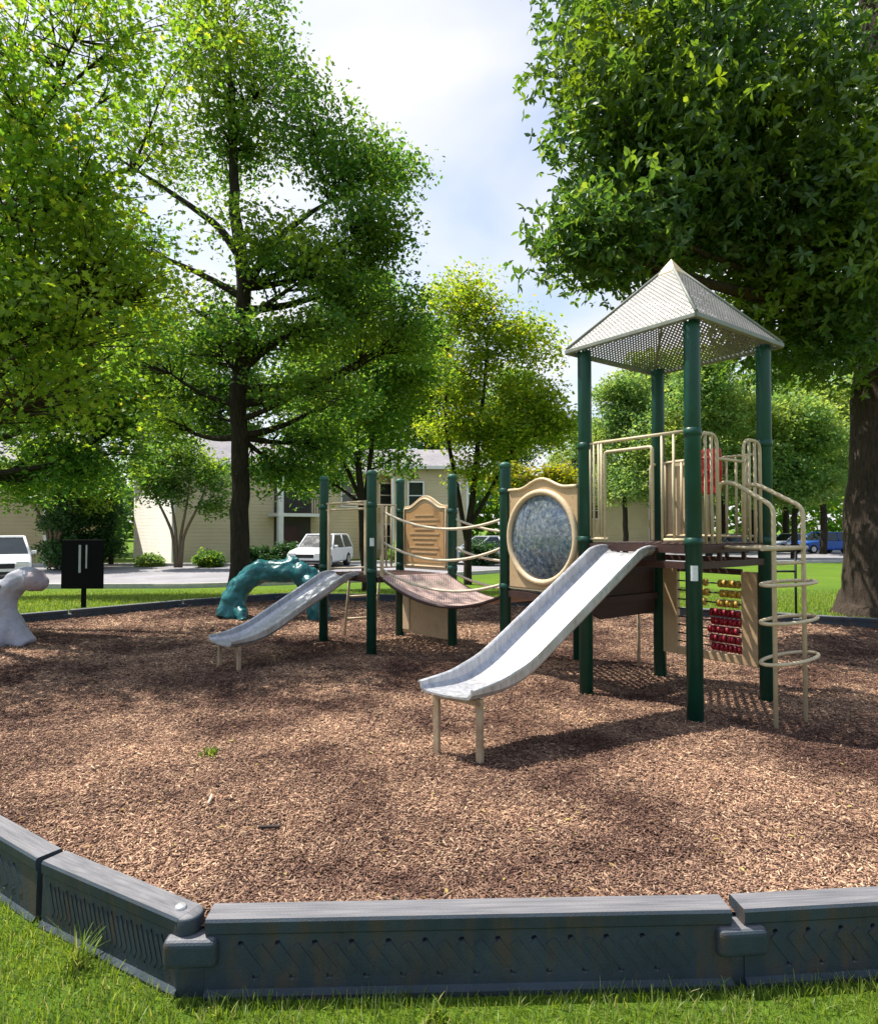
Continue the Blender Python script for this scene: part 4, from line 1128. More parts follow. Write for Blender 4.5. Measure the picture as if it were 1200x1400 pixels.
# ------------------------------------------------------------------ cars
def car(x, y, rz, paint, label, kind='suv', group='cars parked beyond the lawn'):
    """car along local +x (nose at +x), local origin on the ground"""
    z0 = gz(x, y) + .03
    rt = thing('parked_car', label, 'car', (x, y, z0), rz, group)
    Lh, W2 = (2.25, .92) if kind == 'suv' else (2.3, .89)
    H = 1.60 if kind == 'suv' else 1.46
    bz = .98 if kind == 'suv' else .90
    side = [(-Lh, .42), (-Lh, .80), (-Lh + .06, bz), (Lh - 1.05, bz), (Lh - .25, bz - .13), (Lh - .04, bz - .25), (Lh, .55), (Lh - .02, .34), (Lh - .3, .25), (-Lh + .25, .27)]
    n = len(side); mb = MB(); vs = []; ws = (.93, 1.0, 1.0, .93)
    for wy, sc in ((-W2, .975), (-W2 + .10, 1.0), (W2 - .10, 1.0), (W2, .975)):
        vs += [(px * sc, wy, pz if sc == 1 else .6 + (pz - .6) * .90) for px, pz in side]
    fs = [tuple(range(n)), tuple(reversed(range(3 * n, 4 * n)))]
    for k in range(3):
        for i in range(n): fs.append((k * n + i, k * n + (i + 1) % n, (k + 1) * n + (i + 1) % n, (k + 1) * n + i))
    mb.add(vs, fs, False)
    # roof and pillars
    if kind == 'suv': cab = [(-Lh + .10, bz - .02), (-Lh + .38, H - .04), (.25, H), (Lh - 1.35, bz - .02)]; rx = (-Lh + .36, .30)
    else: cab = [(-Lh + .55, bz - .02), (-Lh + 1.15, H - .03), (.10, H), (Lh - 1.30, bz - .02)]; rx = (-Lh + 1.1, .15)
    wt = W2 * .74
    b_ = mb.build('body', paint, rt, True, bevel=.10)
    b_.modifiers['bevel'].segments = 4; b_.data.polygons.foreach_set('use_smooth', [True] * len(b_.data.polygons))
    wnm = b_.modifiers.new('wn', 'WEIGHTED_NORMAL')
    mb = MB()
    vs = [(cab[0][0], -W2 * .95, cab[0][1]), (cab[1][0], -wt, cab[1][1]), (cab[2][0], -wt, cab[2][1]), (cab[3][0], -W2 * .95, cab[3][1])]
    vs += [(a, -b, c) for a, b, c in vs]
    mb.add(vs, [(0, 1, 2, 3), (7, 6, 5, 4), (0, 4, 5, 1), (1, 5, 6, 2), (2, 6, 7, 3), (3, 7, 4, 0)])
    mb.build('window', M['glass'], rt, True, bevel=.03)
    mb = MB(); mb.box(((rx[0] + rx[1]) / 2, 0, H - .005), (rx[1] - rx[0], wt * 2 + .03, .07)); mb.build('roof', paint, rt, True, bevel=.034)
    for s in (-1, 1):
        xm = (cab[1][0] + cab[2][0]) / 2
        for (xa, za), (xb, zb) in ((cab[0], cab[1]), (cab[3], cab[2]), ((xm, bz - .02), (xm, H - .03))):
            MB().tube([(xa, s * W2 * .95, za), (xb, s * wt, zb)], .045, 6).build('pillar', paint, rt, True)
    for sx in (-1.38, 1.40):
        for s in (-1, 1):
            w = MB().tube([(sx, s * (W2 - .22), .34), (sx, s * (W2 - .20), .34), (sx, s * (W2 + .0), .34), (sx, s * (W2 + .02), .34)], [.30, .34, .34, .30], 22).build('wheel', M['rubber'], rt, True)
            MB().tube([(sx, s * (W2 + .005), .34), (sx, s * (W2 + .03), .34)], [.21, .19], 16).build('rim', M['rim'], w, True)
    for s in (-1, 1):
        MB().box((Lh - .06, s * W2 * .70, .70), (.16, .36, .15)).build('headlight', M['lamp'], rt, True, bevel=.03)
        MB().box((-Lh + .01, s * W2 * .80, .86), (.10, .22, .22)).build('tail_light', M['tail'], rt, True, bevel=.02)
        MB().box((.72, s * (W2 + .07), bz + .06), (.12, .17, .12)).build('mirror', paint, rt, True, bevel=.03)
    MB().box((Lh - .01, 0, .62), (.06, .85, .17)).build('grille', M['dark_metal'], rt, True, bevel=.01)
    MB().box((Lh - .03, 0, .38), (.08, 1.5, .10)).build('lower_intake', M['dark_metal'], rt, True, bevel=.01)
    return rt
q = at(2, 790, 23.5); car(q.x, 23.5, R(-57), M['car_white'], 'white car facing the playground at the left edge', 'suv')
q = at(440, 770, 31.5); car(q.x, 31.5, R(-100), M['car_white'], 'white car seen between the trunk and the small slide posts', 'suv')
q = at(662, 775, 35.0); car(q.x, 35.0, R(-150), M['car_silver'], 'silver car seen under the rope rails of the bridge', 'sedan')
q = at(1078, 752, 52); car(q.x, 52, R(-165), M['car_silver'], 'pale silver car in the far lot left of the blue car', 'sedan')
q = at(1122, 752, 49); car(q.x, 49, R(-170), M['car_blue'], 'blue car in the far lot left of the big trunk', 'suv')
q = at(990, 752, 50); car(q.x, 50, R(-160), M['car_grey'], 'grey car in the far lot seen behind the tower railings', 'sedan')

# ------------------------------------------------------------------ buildings
def building(name, label, x, y, rz, Lx, Dy, He, Hr, wall, wins, entry=None, endwall=None, corner=True):
    """two storey gabled block: facade along local +x at y=0, depth along +y"""
    z0 = gz(x, y) - .1
    rt = thing(name, label, 'building', (x, y, z0), rz)
    MB().box((Lx / 2, Dy / 2, He / 2), (Lx, Dy, He)).build('wall', wall, rt, True)
    if endwall is not None: MB().add([(-.02, -.02, 0), (-.02, Dy + .02, 0), (-.02, Dy + .02, He), (-.02, Dy / 2, He + Hr * .93), (-.02, -.02, He),
                                      (0, -.02, 0), (0, Dy + .02, 0), (0, Dy + .02, He), (0, Dy / 2, He + Hr * .93), (0, -.02, He)],
                                     [(0, 1, 2, 3, 4), (9, 8, 7, 6, 5), (0, 5, 6, 1), (4, 3, 8, 9), (3, 2, 7, 8), (0, 4, 9, 5), (1, 6, 7, 2)]).build('end_wall', endwall, rt, True)
    ov = .5; t = .14
    mb = MB()
    A = [(-ov, -ov, He - .05), (Lx + ov, -ov, He - .05), (Lx + ov, Dy / 2, He + Hr), (-ov, Dy / 2, He + Hr), (-ov, Dy + ov, He - .05), (Lx + ov, Dy + ov, He - .05)]
    A2 = [(a, b, c - t) for a, b, c in A]
    mb.add(A + A2, [(0, 1, 2, 3), (3, 2, 5, 4), (6, 9, 8, 7), (9, 10, 11, 8), (0, 6, 7, 1), (4, 5, 11, 10), (0, 3, 9, 6), (3, 4, 10, 9), (1, 7, 8, 2), (2, 8, 11, 5)])
    rf_ = mb.build('roof', M['shingle'], rt, True)
    MB().box((Lx / 2, -ov - .03, He - .14), (Lx + 2 * ov, .05, .2)).build('gutter', M['trim_white'], rf_, True)
    for (wx, wz, ww, wh) in wins:
        fr = MB()
        fr.box((wx, -.03, wz + wh / 2 + .05), (ww + .2, .10, .1)); fr.box((wx, -.03, wz - wh / 2 - .05), (ww + .2, .12, .1))
        for s in (-1, 1): fr.box((wx + s * (ww / 2 + .05), -.03, wz), (.1, .10, wh))
        fr.box((wx, -.02, wz), (ww, .05, .06))
        f_ = fr.build('window', M['trim_white'], rt, True)
        MB().box((wx, -.006, wz), (ww, .02, wh)).build('pane', M['glass'], f_, True)
    if corner:
        for xx in (.05, Lx - .05): MB().box((xx, -.012, He / 2), (.16, .06, He - .12)).build('corner_trim', M['trim_white'], rt, True)
    if entry:
        ex, ew = entry
        MB().box((ex, -.02, 1.35), (ew, .08, 2.7)).build('entry_shade', M['hall_shade'], rt, True)  # flat slab on the wall, shade of the recess painted as colour
        MB().box((ex - .1, -.075, 1.1), (1.0, .03, 2.1)).build('door', M['door'], rt, True)
        MB().box((ex, -.7, 2.80), (ew + .8, 1.5, .18)).build('landing', M['trim_white'], rt, True)
        for s in (-1, 1): MB().box((ex + s * (ew / 2 + .2), -1.3, He / 2 - .15), (.28, .28, He - .3)).build('column', M['trim_white'], rt, True)
        ra = MB(); ra.box((ex, -1.4, 3.85), (ew + .5, .06, .08))
        k = -ew / 2 - .1
        while k < ew / 2 + .1: ra.box((ex + k, -1.4, 3.35), (.035, .035, .95)); k += .16
        ra.build('railing', M['dark_metal'], rt, True)
        MB().box((ex, -.02, 4.15), (ew, .07, 2.4)).build('upper_shade', M['hall_shade'], rt, True)  # same painted shade above the landing, no real hollow
    return rt
q = at(235, 768, 33.5)
building('apartment_building', 'cream yellow two storey block with a sunlit white end wall and dark entry', q.x, 33.5, R(38), 15.2, 8.4, 5.7, 2.0, M['siding_yellow'],
         [(10.6, 4.2, 1.0, 1.5), (13.4, 4.2, 1.0, 1.5), (13.4, 1.5, 1.0, 1.5)], (6.8, 2.3), M['siding_white'])
q = at(536, 768, 39)
building('apartment_building', 'yellow block with a narrow upper window behind the rope bridge', q.x, 39, R(6), 4.7, 8, 5.9, 1.5, M['siding_yellow'],
         [(1.45, 4.05, .85, 1.6), (1.45, 1.4, .85, 1.5), (3.9, 4.05, .5, 1.5)])
q = at(735, 765, 56)
building('apartment_building', 'distant low yellow block with a grey roof seen behind the tower', q.x, 56, R(4), 16, 8, 5.0, 1.9, M['siding_yellow'],
         [(2.0, 3.6, 1.0, 1.4), (5.0, 3.6, 1.0, 1.4), (10.6, 3.6, 1.0, 1.4), (13.5, 3.6, 1.0, 1.4), (10.6, 1.3, 1.0, 1.4)])
q = at(65, 768, 33)
building('apartment_building', 'shaded tan block at the far left behind the white car', q.x - 14, 33 - 1.5, R(6), 14, 8, 5.6, 2.0, M['siding_tan'],
         [(3, 4.1, 1.0, 1.5), (8, 4.1, 1.0, 1.5), (8, 1.5, 1.0, 1.5)])

# ------------------------------------------------------------------ trees
LEAF_SIMPLE = (np.array([(0, -.5, 0), (.27, -.08, .07), (.17, .27, .05), (0, .5, -.05), (-.17, .27, .05), (-.27, -.08, .07)]), [(0, 1, 2, 3), (0, 3, 4, 5)])
_a = [(0, -.45), (.16, -.22), (.46, -.30), (.30, -.02), (.50, .22), (.20, .20), (0, .58), (-.20, .20), (-.50, .22), (-.30, -.02), (-.46, -.30), (-.16, -.22)]
LEAF_LOBED = (np.array([(x, y, .10 * abs(x) - .12 * y * y) for x, y in _a]), [(0, 1, 3, 5), (1, 2, 3, 3), (5, 3, 4, 4), (0, 5, 6, 7), (0, 7, 9, 11), (11, 9, 10, 10), (7, 8, 9, 9)])
LEAF_LOBED = (LEAF_LOBED[0], [(0, 1, 3), (1, 2, 3), (0, 3, 5), (3, 4, 5), (0, 5, 7), (5, 6, 7), (0, 7, 9), (7, 8, 9), (0, 9, 11), (9, 10, 11)])
LEAF_SPRAY = (np.array([(0, -.5, 0), (.20, -.25, .05), (.42, -.12, .03), (.20, .02, .02), (.36, .30, -.02), (.10, .22, .02), (0, .55, -.08),
                        (-.12, .24, .02), (-.38, .26, -.03), (-.20, .0, .02), (-.44, -.16, .02), (-.18, -.24, .05)]),
              [(0, 1, 3), (1, 2, 3), (0, 3, 5), (3, 4, 5), (0, 5, 7), (5, 6, 7), (0, 7, 9), (7, 8, 9), (0, 9, 11), (9, 10, 11)])
def leaf_cloud(P, size, tmpl, rg, up=.6, flat=None):
    """leaves of a template at points P, normals leaning upwards"""
    n = len(P); T, Ft = tmpl
    nrm = rg.normal(0, 1, (n, 3)); nrm[:, 2] = np.abs(nrm[:, 2]) + up; nrm /= np.linalg.norm(nrm, axis=1)[:, None]
    a = rg.normal(0, 1, (n, 3)); a[:, 2] -= .4; e2 = a - nrm * (a * nrm).sum(1)[:, None]; e2 /= np.linalg.norm(e2, axis=1)[:, None] + 1e-9
    e1 = np.cross(e2, nrm); s = size * (.45 + .95 * rg.random(n))
    V = P[:, None, :] + (e1[:, None, :] * T[None, :, 0:1] + e2[:, None, :] * T[None, :, 1:2] + nrm[:, None, :] * T[None, :, 2:3]) * s[:, None, None]
    Ff = np.array(Ft); F = (np.arange(n)[:, None, None] * len(T) + Ff[None]).reshape(-1, Ff.shape[1])
    return V.reshape(-1, 3), F
LEAF_OVAL = (np.array([(0, 0, 0), (.17, .30, .06), (.20, .62, .03), (0, 1, -.14), (-.20, .62, .03), (-.17, .30, .06)]), [(0, 1, 2, 3), (0, 3, 4, 5)])
def leaf_rosettes(P, size, k, rg):
    """whorls of k oval leaves spreading from each twig end in P"""
    n = len(P)
    ax = rg.normal(0, 1, (n, 3)); ax[:, 2] = np.abs(ax[:, 2]) * .6 + .35; ax /= np.linalg.norm(ax, axis=1)[:, None]
    t = rg.normal(0, 1, (n, 3)); u = t - ax * (t * ax).sum(1)[:, None]; u /= np.linalg.norm(u, axis=1)[:, None] + 1e-9
    w = np.cross(ax, u); Vs_, Fs_ = [], []
    T, Ft = LEAF_OVAL; Ff = np.array(Ft)
    for i in range(k):
        a = 2 * np.pi * i / k + rg.normal(0, .35, n); rad = u * np.cos(a)[:, None] + w * np.sin(a)[:, None]
        lift = rg.normal(.25, .35, n); e2 = rad + ax * lift[:, None]; e2[:, 2] -= .25; e2 /= np.linalg.norm(e2, axis=1)[:, None]
        sd = np.cross(e2, ax + rg.normal(0, .35, (n, 3))); sd /= np.linalg.norm(sd, axis=1)[:, None] + 1e-9
        nm = np.cross(sd, e2); s = size * (.55 + .8 * rg.random(n)); wd = s * (.8 + .5 * rg.random(n))
        keep_ = rg.random(n) < .85
        V = P[:, None, :] + sd[:, None, :] * T[None, :, 0:1] * wd[:, None, None] + (e2[:, None, :] * T[None, :, 1:2] + nm[:, None, :] * T[None, :, 2:3]) * s[:, None, None]
        V = V[keep_]; m = len(V)
        Fs_.append((np.arange(m)[:, None, None] * 6 + Ff[None]).reshape(-1, 4) + sum(len(q) for q in Vs_)); Vs_.append(V.reshape(-1, 3))
    return np.concatenate(Vs_), np.concatenate(Fs_)
def bezier(a, b, c, n):
    t = np.linspace(0, 1, n)[:, None]; return a * (1 - t) ** 2 + b * 2 * t * (1 - t) + c * t * t

def tree(name, label, stems, lobes, nclump, per, size, cr, leaf, bark, seed, tmpl=LEAF_SIMPLE, group=None, cat='tree', shell=.45, twig=.012, limb=.35, up=.6, gap=0.0, gf=.9, low=-9.0):
    """stems: lists of (x,y,z,r); lobes: (cx,cy,cz,rx,ry,rz,weight) in world space. Limbs reach from the stems to leaf clumps in the lobes."""
    rg = np.random.default_rng(seed)
    b0 = Vector(stems[0][0][:3]); rt = thing(name, label, cat, b0, 0, group)
    mb = MB(); nodes = []
    for st in stems:
        S = np.array(st, float)
        q = np.linspace(0, len(S) - 1, max(8, 5 * len(S))); idx = np.arange(len(S))
        Q = np.stack([np.interp(q, idx, S[:, k]) for k in range(4)], 1)
        for _ in range(3): Q[1:-1] = (Q[:-2] + 2 * Q[1:-1] + Q[2:]) / 4
        h = S[-1, 2] - S[0, 2]
        wob = .02 * h * np.stack([fbm(Q[:, 2] * 1.2 + seed, Q[:, 2] * 0 + 3.3, 3, seed), fbm(Q[:, 2] * 1.2, Q[:, 2] * 0 + 7.7 + seed, 3, seed + 5)], 1)
        wob = (wob - wob[0]) * .8
        Q[:, :2] += wob
        mb.tube([Vector(p[:3]) for p in Q], list(Q[:, 3]), 14 if S[0, 3] > .1 else 8)
        for p in Q[len(Q) // 3:]:
            if p[2] > low: nodes.append(p)
    nodes = np.array(nodes)
    W = np.array([l[6] for l in lobes], float); W /= W.sum()
    limbs = []
    for l in lobes:                                          # main limbs
        c = np.array(l[:3]); dd = np.linalg.norm(nodes[:, :3] - c, axis=1) + 2.0 * np.maximum(0, nodes[:, 2] - c[2] + .42 * np.hypot(nodes[:, 0] - c[0], nodes[:, 1] - c[1]))
        s = nodes[dd.argmin()]
        mid = (s[:3] + c) / 2 + np.array([0, 0, -.12 * np.linalg.norm(c - s[:3])]) + rg.normal(0, .12 * np.linalg.norm(c - s[:3]) * .6, 3)
        B = bezier(s[:3], mid, c, 9); r0 = min(s[3] * .62, .035 * np.linalg.norm(c - s[:3]) + .02) * (limb / .35)
        rr = max(r0, .012) * (1 - np.linspace(0, 1, 9)) ** .8 + .006
        mb.tube([Vector(p) for p in B], list(rr), 7, False)
        limbs.append(np.concatenate([B, rr[:, None]], 1))
    pts = []
    for k in range(nclump):
        li = rg.choice(len(lobes), p=W); l = lobes[li]
        v = rg.normal(0, 1, 3); v /= np.linalg.norm(v); rad = shell + (1 - shell) * rg.random() ** .5
        c = np.array(l[:3]) + v * rad * np.array(l[3:6])
        if gap and fbm(np.array([c[0] * gf + seed]), np.array([c[2] * gf * 1.3 + c[1] * .4 * gf]), 2, seed)[0] * 1.3 < gap: continue
        B_ = limbs[li]; dd = np.linalg.norm(B_[:, :3] - c, axis=1); s = B_[max(0, dd.argmin() - 1)]
        mid = (s[:3] + c) / 2 + rg.normal(0, .10 * dd.min(), 3) + np.array([0, 0, .05 * dd.min()])
        bz_ = bezier(s[:3], mid, c, 5)
        mb.tube([Vector(p) for p in bz_], list(np.linspace(min(s[3] * .7, twig * 1.6), twig * .4, 5)), 5, False)
        n_ = int(per * (.6 + .8 * rg.random()))
        d_ = rg.normal(0, 1, (n_, 3)); d_ *= np.minimum(1, 1.75 / np.linalg.norm(d_, axis=1))[:, None]; cs = cr * (.42 + .30 * rg.random())
        fl = np.array([1.15, 1.15, .55 + .4 * rg.random()]); sl = rg.normal(0, .35, 2)
        q = c + d_ * cs * fl
        q[:, 2] += (d_[:, 0] * sl[0] + d_[:, 1] * sl[1]) * cs - .10 * cs * (d_[:, 0] ** 2 + d_[:, 1] ** 2)
        pts.append(q)
    mb.build('trunk', bark, rt)
    P_ = np.concatenate(pts)
    V, F = leaf_rosettes(P_, size, 6, rg) if tmpl == 'rosette' else leaf_cloud(P_, size, tmpl, rg, up)
    link('crown', np_mesh('crown', V - np.array(b0), F), leaf, rt)
    return rt
def copy_tree(src, loc, rz, sc, label):
    r = src.copy(); COL.objects.link(r); r.location = loc; r.rotation_euler = (0, 0, rz); r.scale = (sc, sc, sc * 1.02); r['label'] = label
    for ch in list(src.children):
        c = ch.copy(); COL.objects.link(c); c.parent = r
    return r
def lobe(px, py, d, rx, ry, rz, w=1.0):
    q = at(px, py, d); return (q.x, d, q.z, rx, ry, rz, w)
def stem(d, *pts):
    out = []
    for px, py, r in pts: q = at(px, py, d); out.append((q.x, d, q.z, r))
    return out

def far(src, px, d, rz, sc, label):
    q = at(px, 760, d); copy_tree(src, (q.x, d, gz(q.x, d)), rz, sc, label)

# big tree at the right: heavy flared trunk, overhanging lobed leaves
dT = 10.6; zT = gz(7.4, dT)
st = [(7.55, dT, zT - .15, 1.02), (7.55, dT, zT + .12, .86), (7.54, dT, zT + .45, .72), (7.55, dT, 1.3, .65), (7.58, dT, 2.6, .55), (7.58, dT, 4.2, .50), (7.42, dT, 6.2, .48), (7.5, dT, 8.5, .38), (7.6, dT, 11.5, .2), (7.6, dT, 14, .08)]
lb_ = [lobe(828, 60, 8.4, .95, 1.3, .75, .7), lobe(818, 175, 8.2, .75, 1.2, .60, .55), lobe(863, 300, 8.0, .72, 1.2, .50, .55), lobe(912, 110, 8.6, 1.3, 1.6, 1.2, 1.3), lobe(912, 230, 8.4, 1.1, 1.4, .8, 1.0), lobe(942, 320, 9.4, 1.0, 1.3, .55, .7),
      lobe(790, 325, 8.2, .45, .9, .30, .30), lobe(850, 345, 8.4, .55, 1.0, .30, .35), lobe(1010, 150, 8.8, 1.5, 1.6, 1.5, 1.5), lobe(1040, 310, 9.0, 1.2, 1.4, .9, 1.2), lobe(1130, 200, 8.3, 1.5, 1.5, 1.4, 1.4), lobe(1110, 390, 9.4, 1.0, 1.4, .75, .9), lobe(1170, 330, 8.4, 1.0, 1.3, .9, .8), lobe(1065, 440, 10.2, .9, 1.2, .5, .7), lobe(1100, 490, 11.2, .8, 1.0, .35, .45), lobe(1150, 450, 9.6, .8, 1.0, .6, .6),
      lobe(882, -60, 8.8, 1.6, 1.6, .9, .9), lobe(1050, -40, 9.4, 2.2, 2.0, 1.4, 1.2), lobe(1000, 240, 12.0, 2.6, 1.8, 1.8, 1.2), lobe(1150, -120, 10.5, 3, 2.6, 2, 1.0), lobe(1280, 200, 9.6, 1.6, 1.8, 2.2, .9), lobe(1200, 60, 13, 3, 2, 3, .8)]
tree('broadleaf_tree', 'big broadleaf tree with a thick trunk leaning over the roof at the right', [st], lb_, 1250, 20, .112, .45, M['leaf_dark'], M['bark'], 101, 'rosette', up=.35, gap=.33, gf=1.3, low=4.9, shell=.12, twig=.010, limb=.17)

# the dark trunked tree left of centre
d1 = 13.2
st = stem(d1, (327, 852, .26), (328, 800, .205), (331, 700, .185), (325, 590, .17), (333, 470, .16), (334, 390, .15), (322, 300, .12), (316, 200, .085), (312, 90, .05), (310, -20, .03))
s2_ = stem(d1, (334, 400, .11), (352, 365, .09), (378, 325, .075), (425, 290, .05), (450, 275, .03))
s3_ = stem(d1, (328, 350, .10), (300, 310, .075), (262, 282, .06), (215, 250, .04), (160, 215, .022))
lb_ = [lobe(310, 40, d1, 1.5, 1.5, 1.0), lobe(260, -50, d1, 1.8, 1.6, .8, .7), lobe(350, 130, d1, 1.5, 1.6, .85, 1.1), lobe(430, 170, d1 - .3, 1.2, 1.4, .65, .9), lobe(490, 240, d1, 1.1, 1.4, .5, .9), lobe(530, 228, d1 + .4, .75, 1.0, .28, .4), lobe(500, 310, d1 - .2, .95, 1.3, .42, .8), lobe(545, 325, d1, .4, .7, .2, .2),
      lobe(300, 205, d1 + .4, 1.4, 1.5, .5, .8), lobe(220, 190, d1, 1.3, 1.4, .65, .8), lobe(430, 370, d1 - .6, 1.4, 1.5, .32, .7), lobe(500, 420, d1 + .4, 1.3, 1.4, .45, .8), lobe(410, 450, d1 - .8, 1.1, 1.4, .28, .5), lobe(260, 420, d1 + .6, 1.3, 1.4, .5, .7), lobe(220, 500, d1 - .5, 1.3, 1.4, .55, .7),
      lobe(420, 530, d1 - .2, 1.2, 1.3, .42, .7), lobe(540, 470, d1 + .6, .9, 1.2, .4, .5), lobe(390, 640, d1 + 1.0, .8, 1.0, .32, .7), lobe(430, 600, d1 + 1.2, .9, 1.0, .4, .7), lobe(350, 330, d1 - .4, 1.2, 1.2, .5, .8), lobe(300, 470, d1 - .6, 1.2, 1.2, .4, .7), lobe(470, 350, d1 + .6, 1.2, 1.2, .5, .8), lobe(290, 560, d1 + .3, .9, 1.2, .35, .4), lobe(235, 575, d1 + .8, .9, 1.2, .35, .6), lobe(450, 545, d1 + .9, 1.2, 1.2, .4, .6), lobe(375, 470, d1 + .7, 1.2, 1.2, .4, .6), lobe(560, 440, d1 + .8, .7, 1.0, .5, .5), lobe(160, 330, d1 + .5, 1.2, 1.3, .6, .5)]
tree('shade_tree', 'tall dark trunked shade tree standing behind the teal climber', [st, s2_, s3_], lb_, 1500, 56, .105, .44, M['leaf_mid'], M['bark_dark'], 202, LEAF_SIMPLE, up=.35, gap=.40, shell=.2, twig=.012, limb=.3)

# pale tree entering from the left
st = [(-8.6, 9.6, gz(-8.6, 9.6) - .1, .3), (-8.5, 9.6, 1.5, .24), (-8.3, 9.5, 4, .2), (-7.9, 9.4, 7, .14), (-7.6, 9.3, 10, .07), (-7.5, 9.2, 13, .03)]
s2_ = [(-8.3, 9.5, 3.6, .12), (-7.3, 9.2, 4.9, .09), (-6.3, 9.0, 6.2, .06), (-5.4, 8.9, 7.8, .03)]
s3_ = [(-8.1, 9.45, 5.2, .12), (-7.0, 9.4, 6.0, .08), (-5.9, 9.6, 6.6, .05), (-4.8, 9.8, 7.0, .03)]
lb_ = [lobe(20, 60, 7.8, 1.1, 1.3, .9), lobe(110, 40, 8.1, 1.1, 1.3, .7), lobe(190, 30, 8.4, .8, 1.2, .5, .6), lobe(60, 160, 7.8, 1.1, 1.3, .7), lobe(150, 130, 8.2, 1.0, 1.2, .5, .8), lobe(215, 180, 8.6, .6, 1.0, .35, .35), lobe(20, 270, 7.6, 1.0, 1.3, .7), lobe(120, 250, 8.0, .9, 1.2, .5, .7), lobe(60, 360, 7.8, 1.0, 1.3, .6),
      lobe(150, 350, 8.2, .9, 1.2, .5, .8), lobe(205, 390, 8.4, .5, .9, .3, .4), lobe(30, 450, 7.6, .9, 1.3, .55, .9), lobe(120, 440, 8.1, 1.0, 1.3, .45, .9), lobe(60, 540, 8.0, .9, 1.2, .45, .8), lobe(-60, 330, 7.2, 1.0, 1.2, .7, 1.1), lobe(-190, 380, 6.4, 1.0, 1.2, .6, .6), lobe(60, -40, 8, 1.4, 1.6, .6, .6), lobe(235, 90, 8.8, .6, .9, .5, .5), lobe(160, 480, 9.2, .6, 1.0, .3, .4)]
tree('maple_tree', 'yellow green tree with its crown filling the upper left corner', [st, s2_, s3_], lb_, 760, 40, .086, .42, M['leaf_yellow'], M['bark'], 303, LEAF_SPRAY, up=.35, gap=.39, shell=.2, twig=.010, limb=.4)
# its darker neighbour, lower and further back
d4 = 16.5
st = stem(d4, (-70, 825, .2), (-60, 700, .17), (-20, 560, .15), (30, 400, .1), (50, 300, .05))
lb_ = [lobe(20, 560, d4, 1.6, 1.5, .6), lobe(110, 540, d4, 1.5, 1.5, .6), lobe(180, 560, d4 + .5, 1.0, 1.2, .5), lobe(70, 470, d4, 1.9, 1.6, .8), lobe(170, 470, d4, 1.3, 1.4, .7), lobe(30, 380, d4, 2, 1.6, 1.0), lobe(140, 390, d4, 1.6, 1.5, .9), lobe(-60, 500, d4, 1.6, 1.6, 1.2), lobe(80, 290, d4, 1.8, 1.5, .8), lobe(60, 615, d4 + .5, 1.2, 1.2, .4, .8), lobe(20, 660, d4 + .8, 1.0, 1.2, .4, .7), lobe(120, 640, d4 + .8, 1.1, 1.2, .35, .7), lobe(180, 615, d4 + 1, .9, 1.2, .35, .5)]
tree('shade_tree', 'dark green tree low at the far left behind the yellow green crown', [st], lb_, 460, 70, .14, .6, M['leaf_mid'], M['bark_dark'], 404, LEAF_SIMPLE, shell=.2, gap=.25)

# thin stemmed tree behind the small deck
d5 = 19
st = stem(d5, (500, 812, .13), (497, 740, .11), (492, 640, .10), (482, 560, .07), (470, 480, .04))
s2_ = stem(d5, (496, 700, .08), (506, 640, .07), (512, 560, .055), (520, 470, .03))
s3_ = stem(d5, (495, 690, .07), (475, 640, .06), (448, 590, .05), (430, 540, .03))
lb_ = [lobe(470, 470, d5, 1.6, 1.5, .9), lobe(530, 480, d5, 1.4, 1.4, .9), lobe(440, 540, d5, 1.3, 1.3, .6, .7), lobe(520, 560, d5, 1.2, 1.3, .6, .7), lobe(490, 410, d5, 1.4, 1.4, .7, .8), lobe(570, 520, d5 + .5, 1.0, 1.2, .7, .7), lobe(470, 600, d5, 1.0, 1.1, .4, .6), lobe(440, 650, d5 + 1, .9, 1.0, .4, .5), lobe(530, 630, d5 + 1, .9, 1.0, .4, .4)]
tree('young_tree', 'thin multi stemmed green tree rising behind the small deck', [st, s2_, s3_], lb_, 330, 75, .14, .6, M['leaf_mid'], M['bark_dark'], 505, LEAF_SIMPLE, shell=.25, gap=.26)

# yellow green tree right of the centre
d6 = 22
st = stem(d6, (640, 806, .15), (640, 740, .13), (648, 660, .10), (660, 560, .07), (668, 450, .03))
s2_ = stem(d6, (638, 740, .09), (622, 660, .08), (608, 570, .06), (612, 460, .03))
s3_ = stem(d6, (642, 720, .08), (675, 660, .065), (710, 600, .05), (735, 540, .03))
lb_ = [lobe(625, 410, d6, 1.1, 1.2, .9), lobe(670, 440, d6, 1.5, 1.4, .8), lobe(715, 470, d6, 1.3, 1.3, .8), lobe(640, 510, d6, 1.5, 1.4, .8), lobe(725, 545, d6, 1.2, 1.3, .7), lobe(690, 590, d6, 1.5, 1.4, .6), lobe(755, 585, d6 + .5, .8, 1.0, .6, .6), lobe(615, 580, d6, 1.0, 1.2, .6, .6), lobe(660, 640, d6, 1.0, 1.1, .35, .4)]
tree('young_tree', 'airy yellow green tree behind the round window panel', [st, s2_, s3_], lb_, 380, 75, .15, .62, M['leaf_olive'], M['bark_dark'], 606, LEAF_SIMPLE, shell=.25, gap=.25)

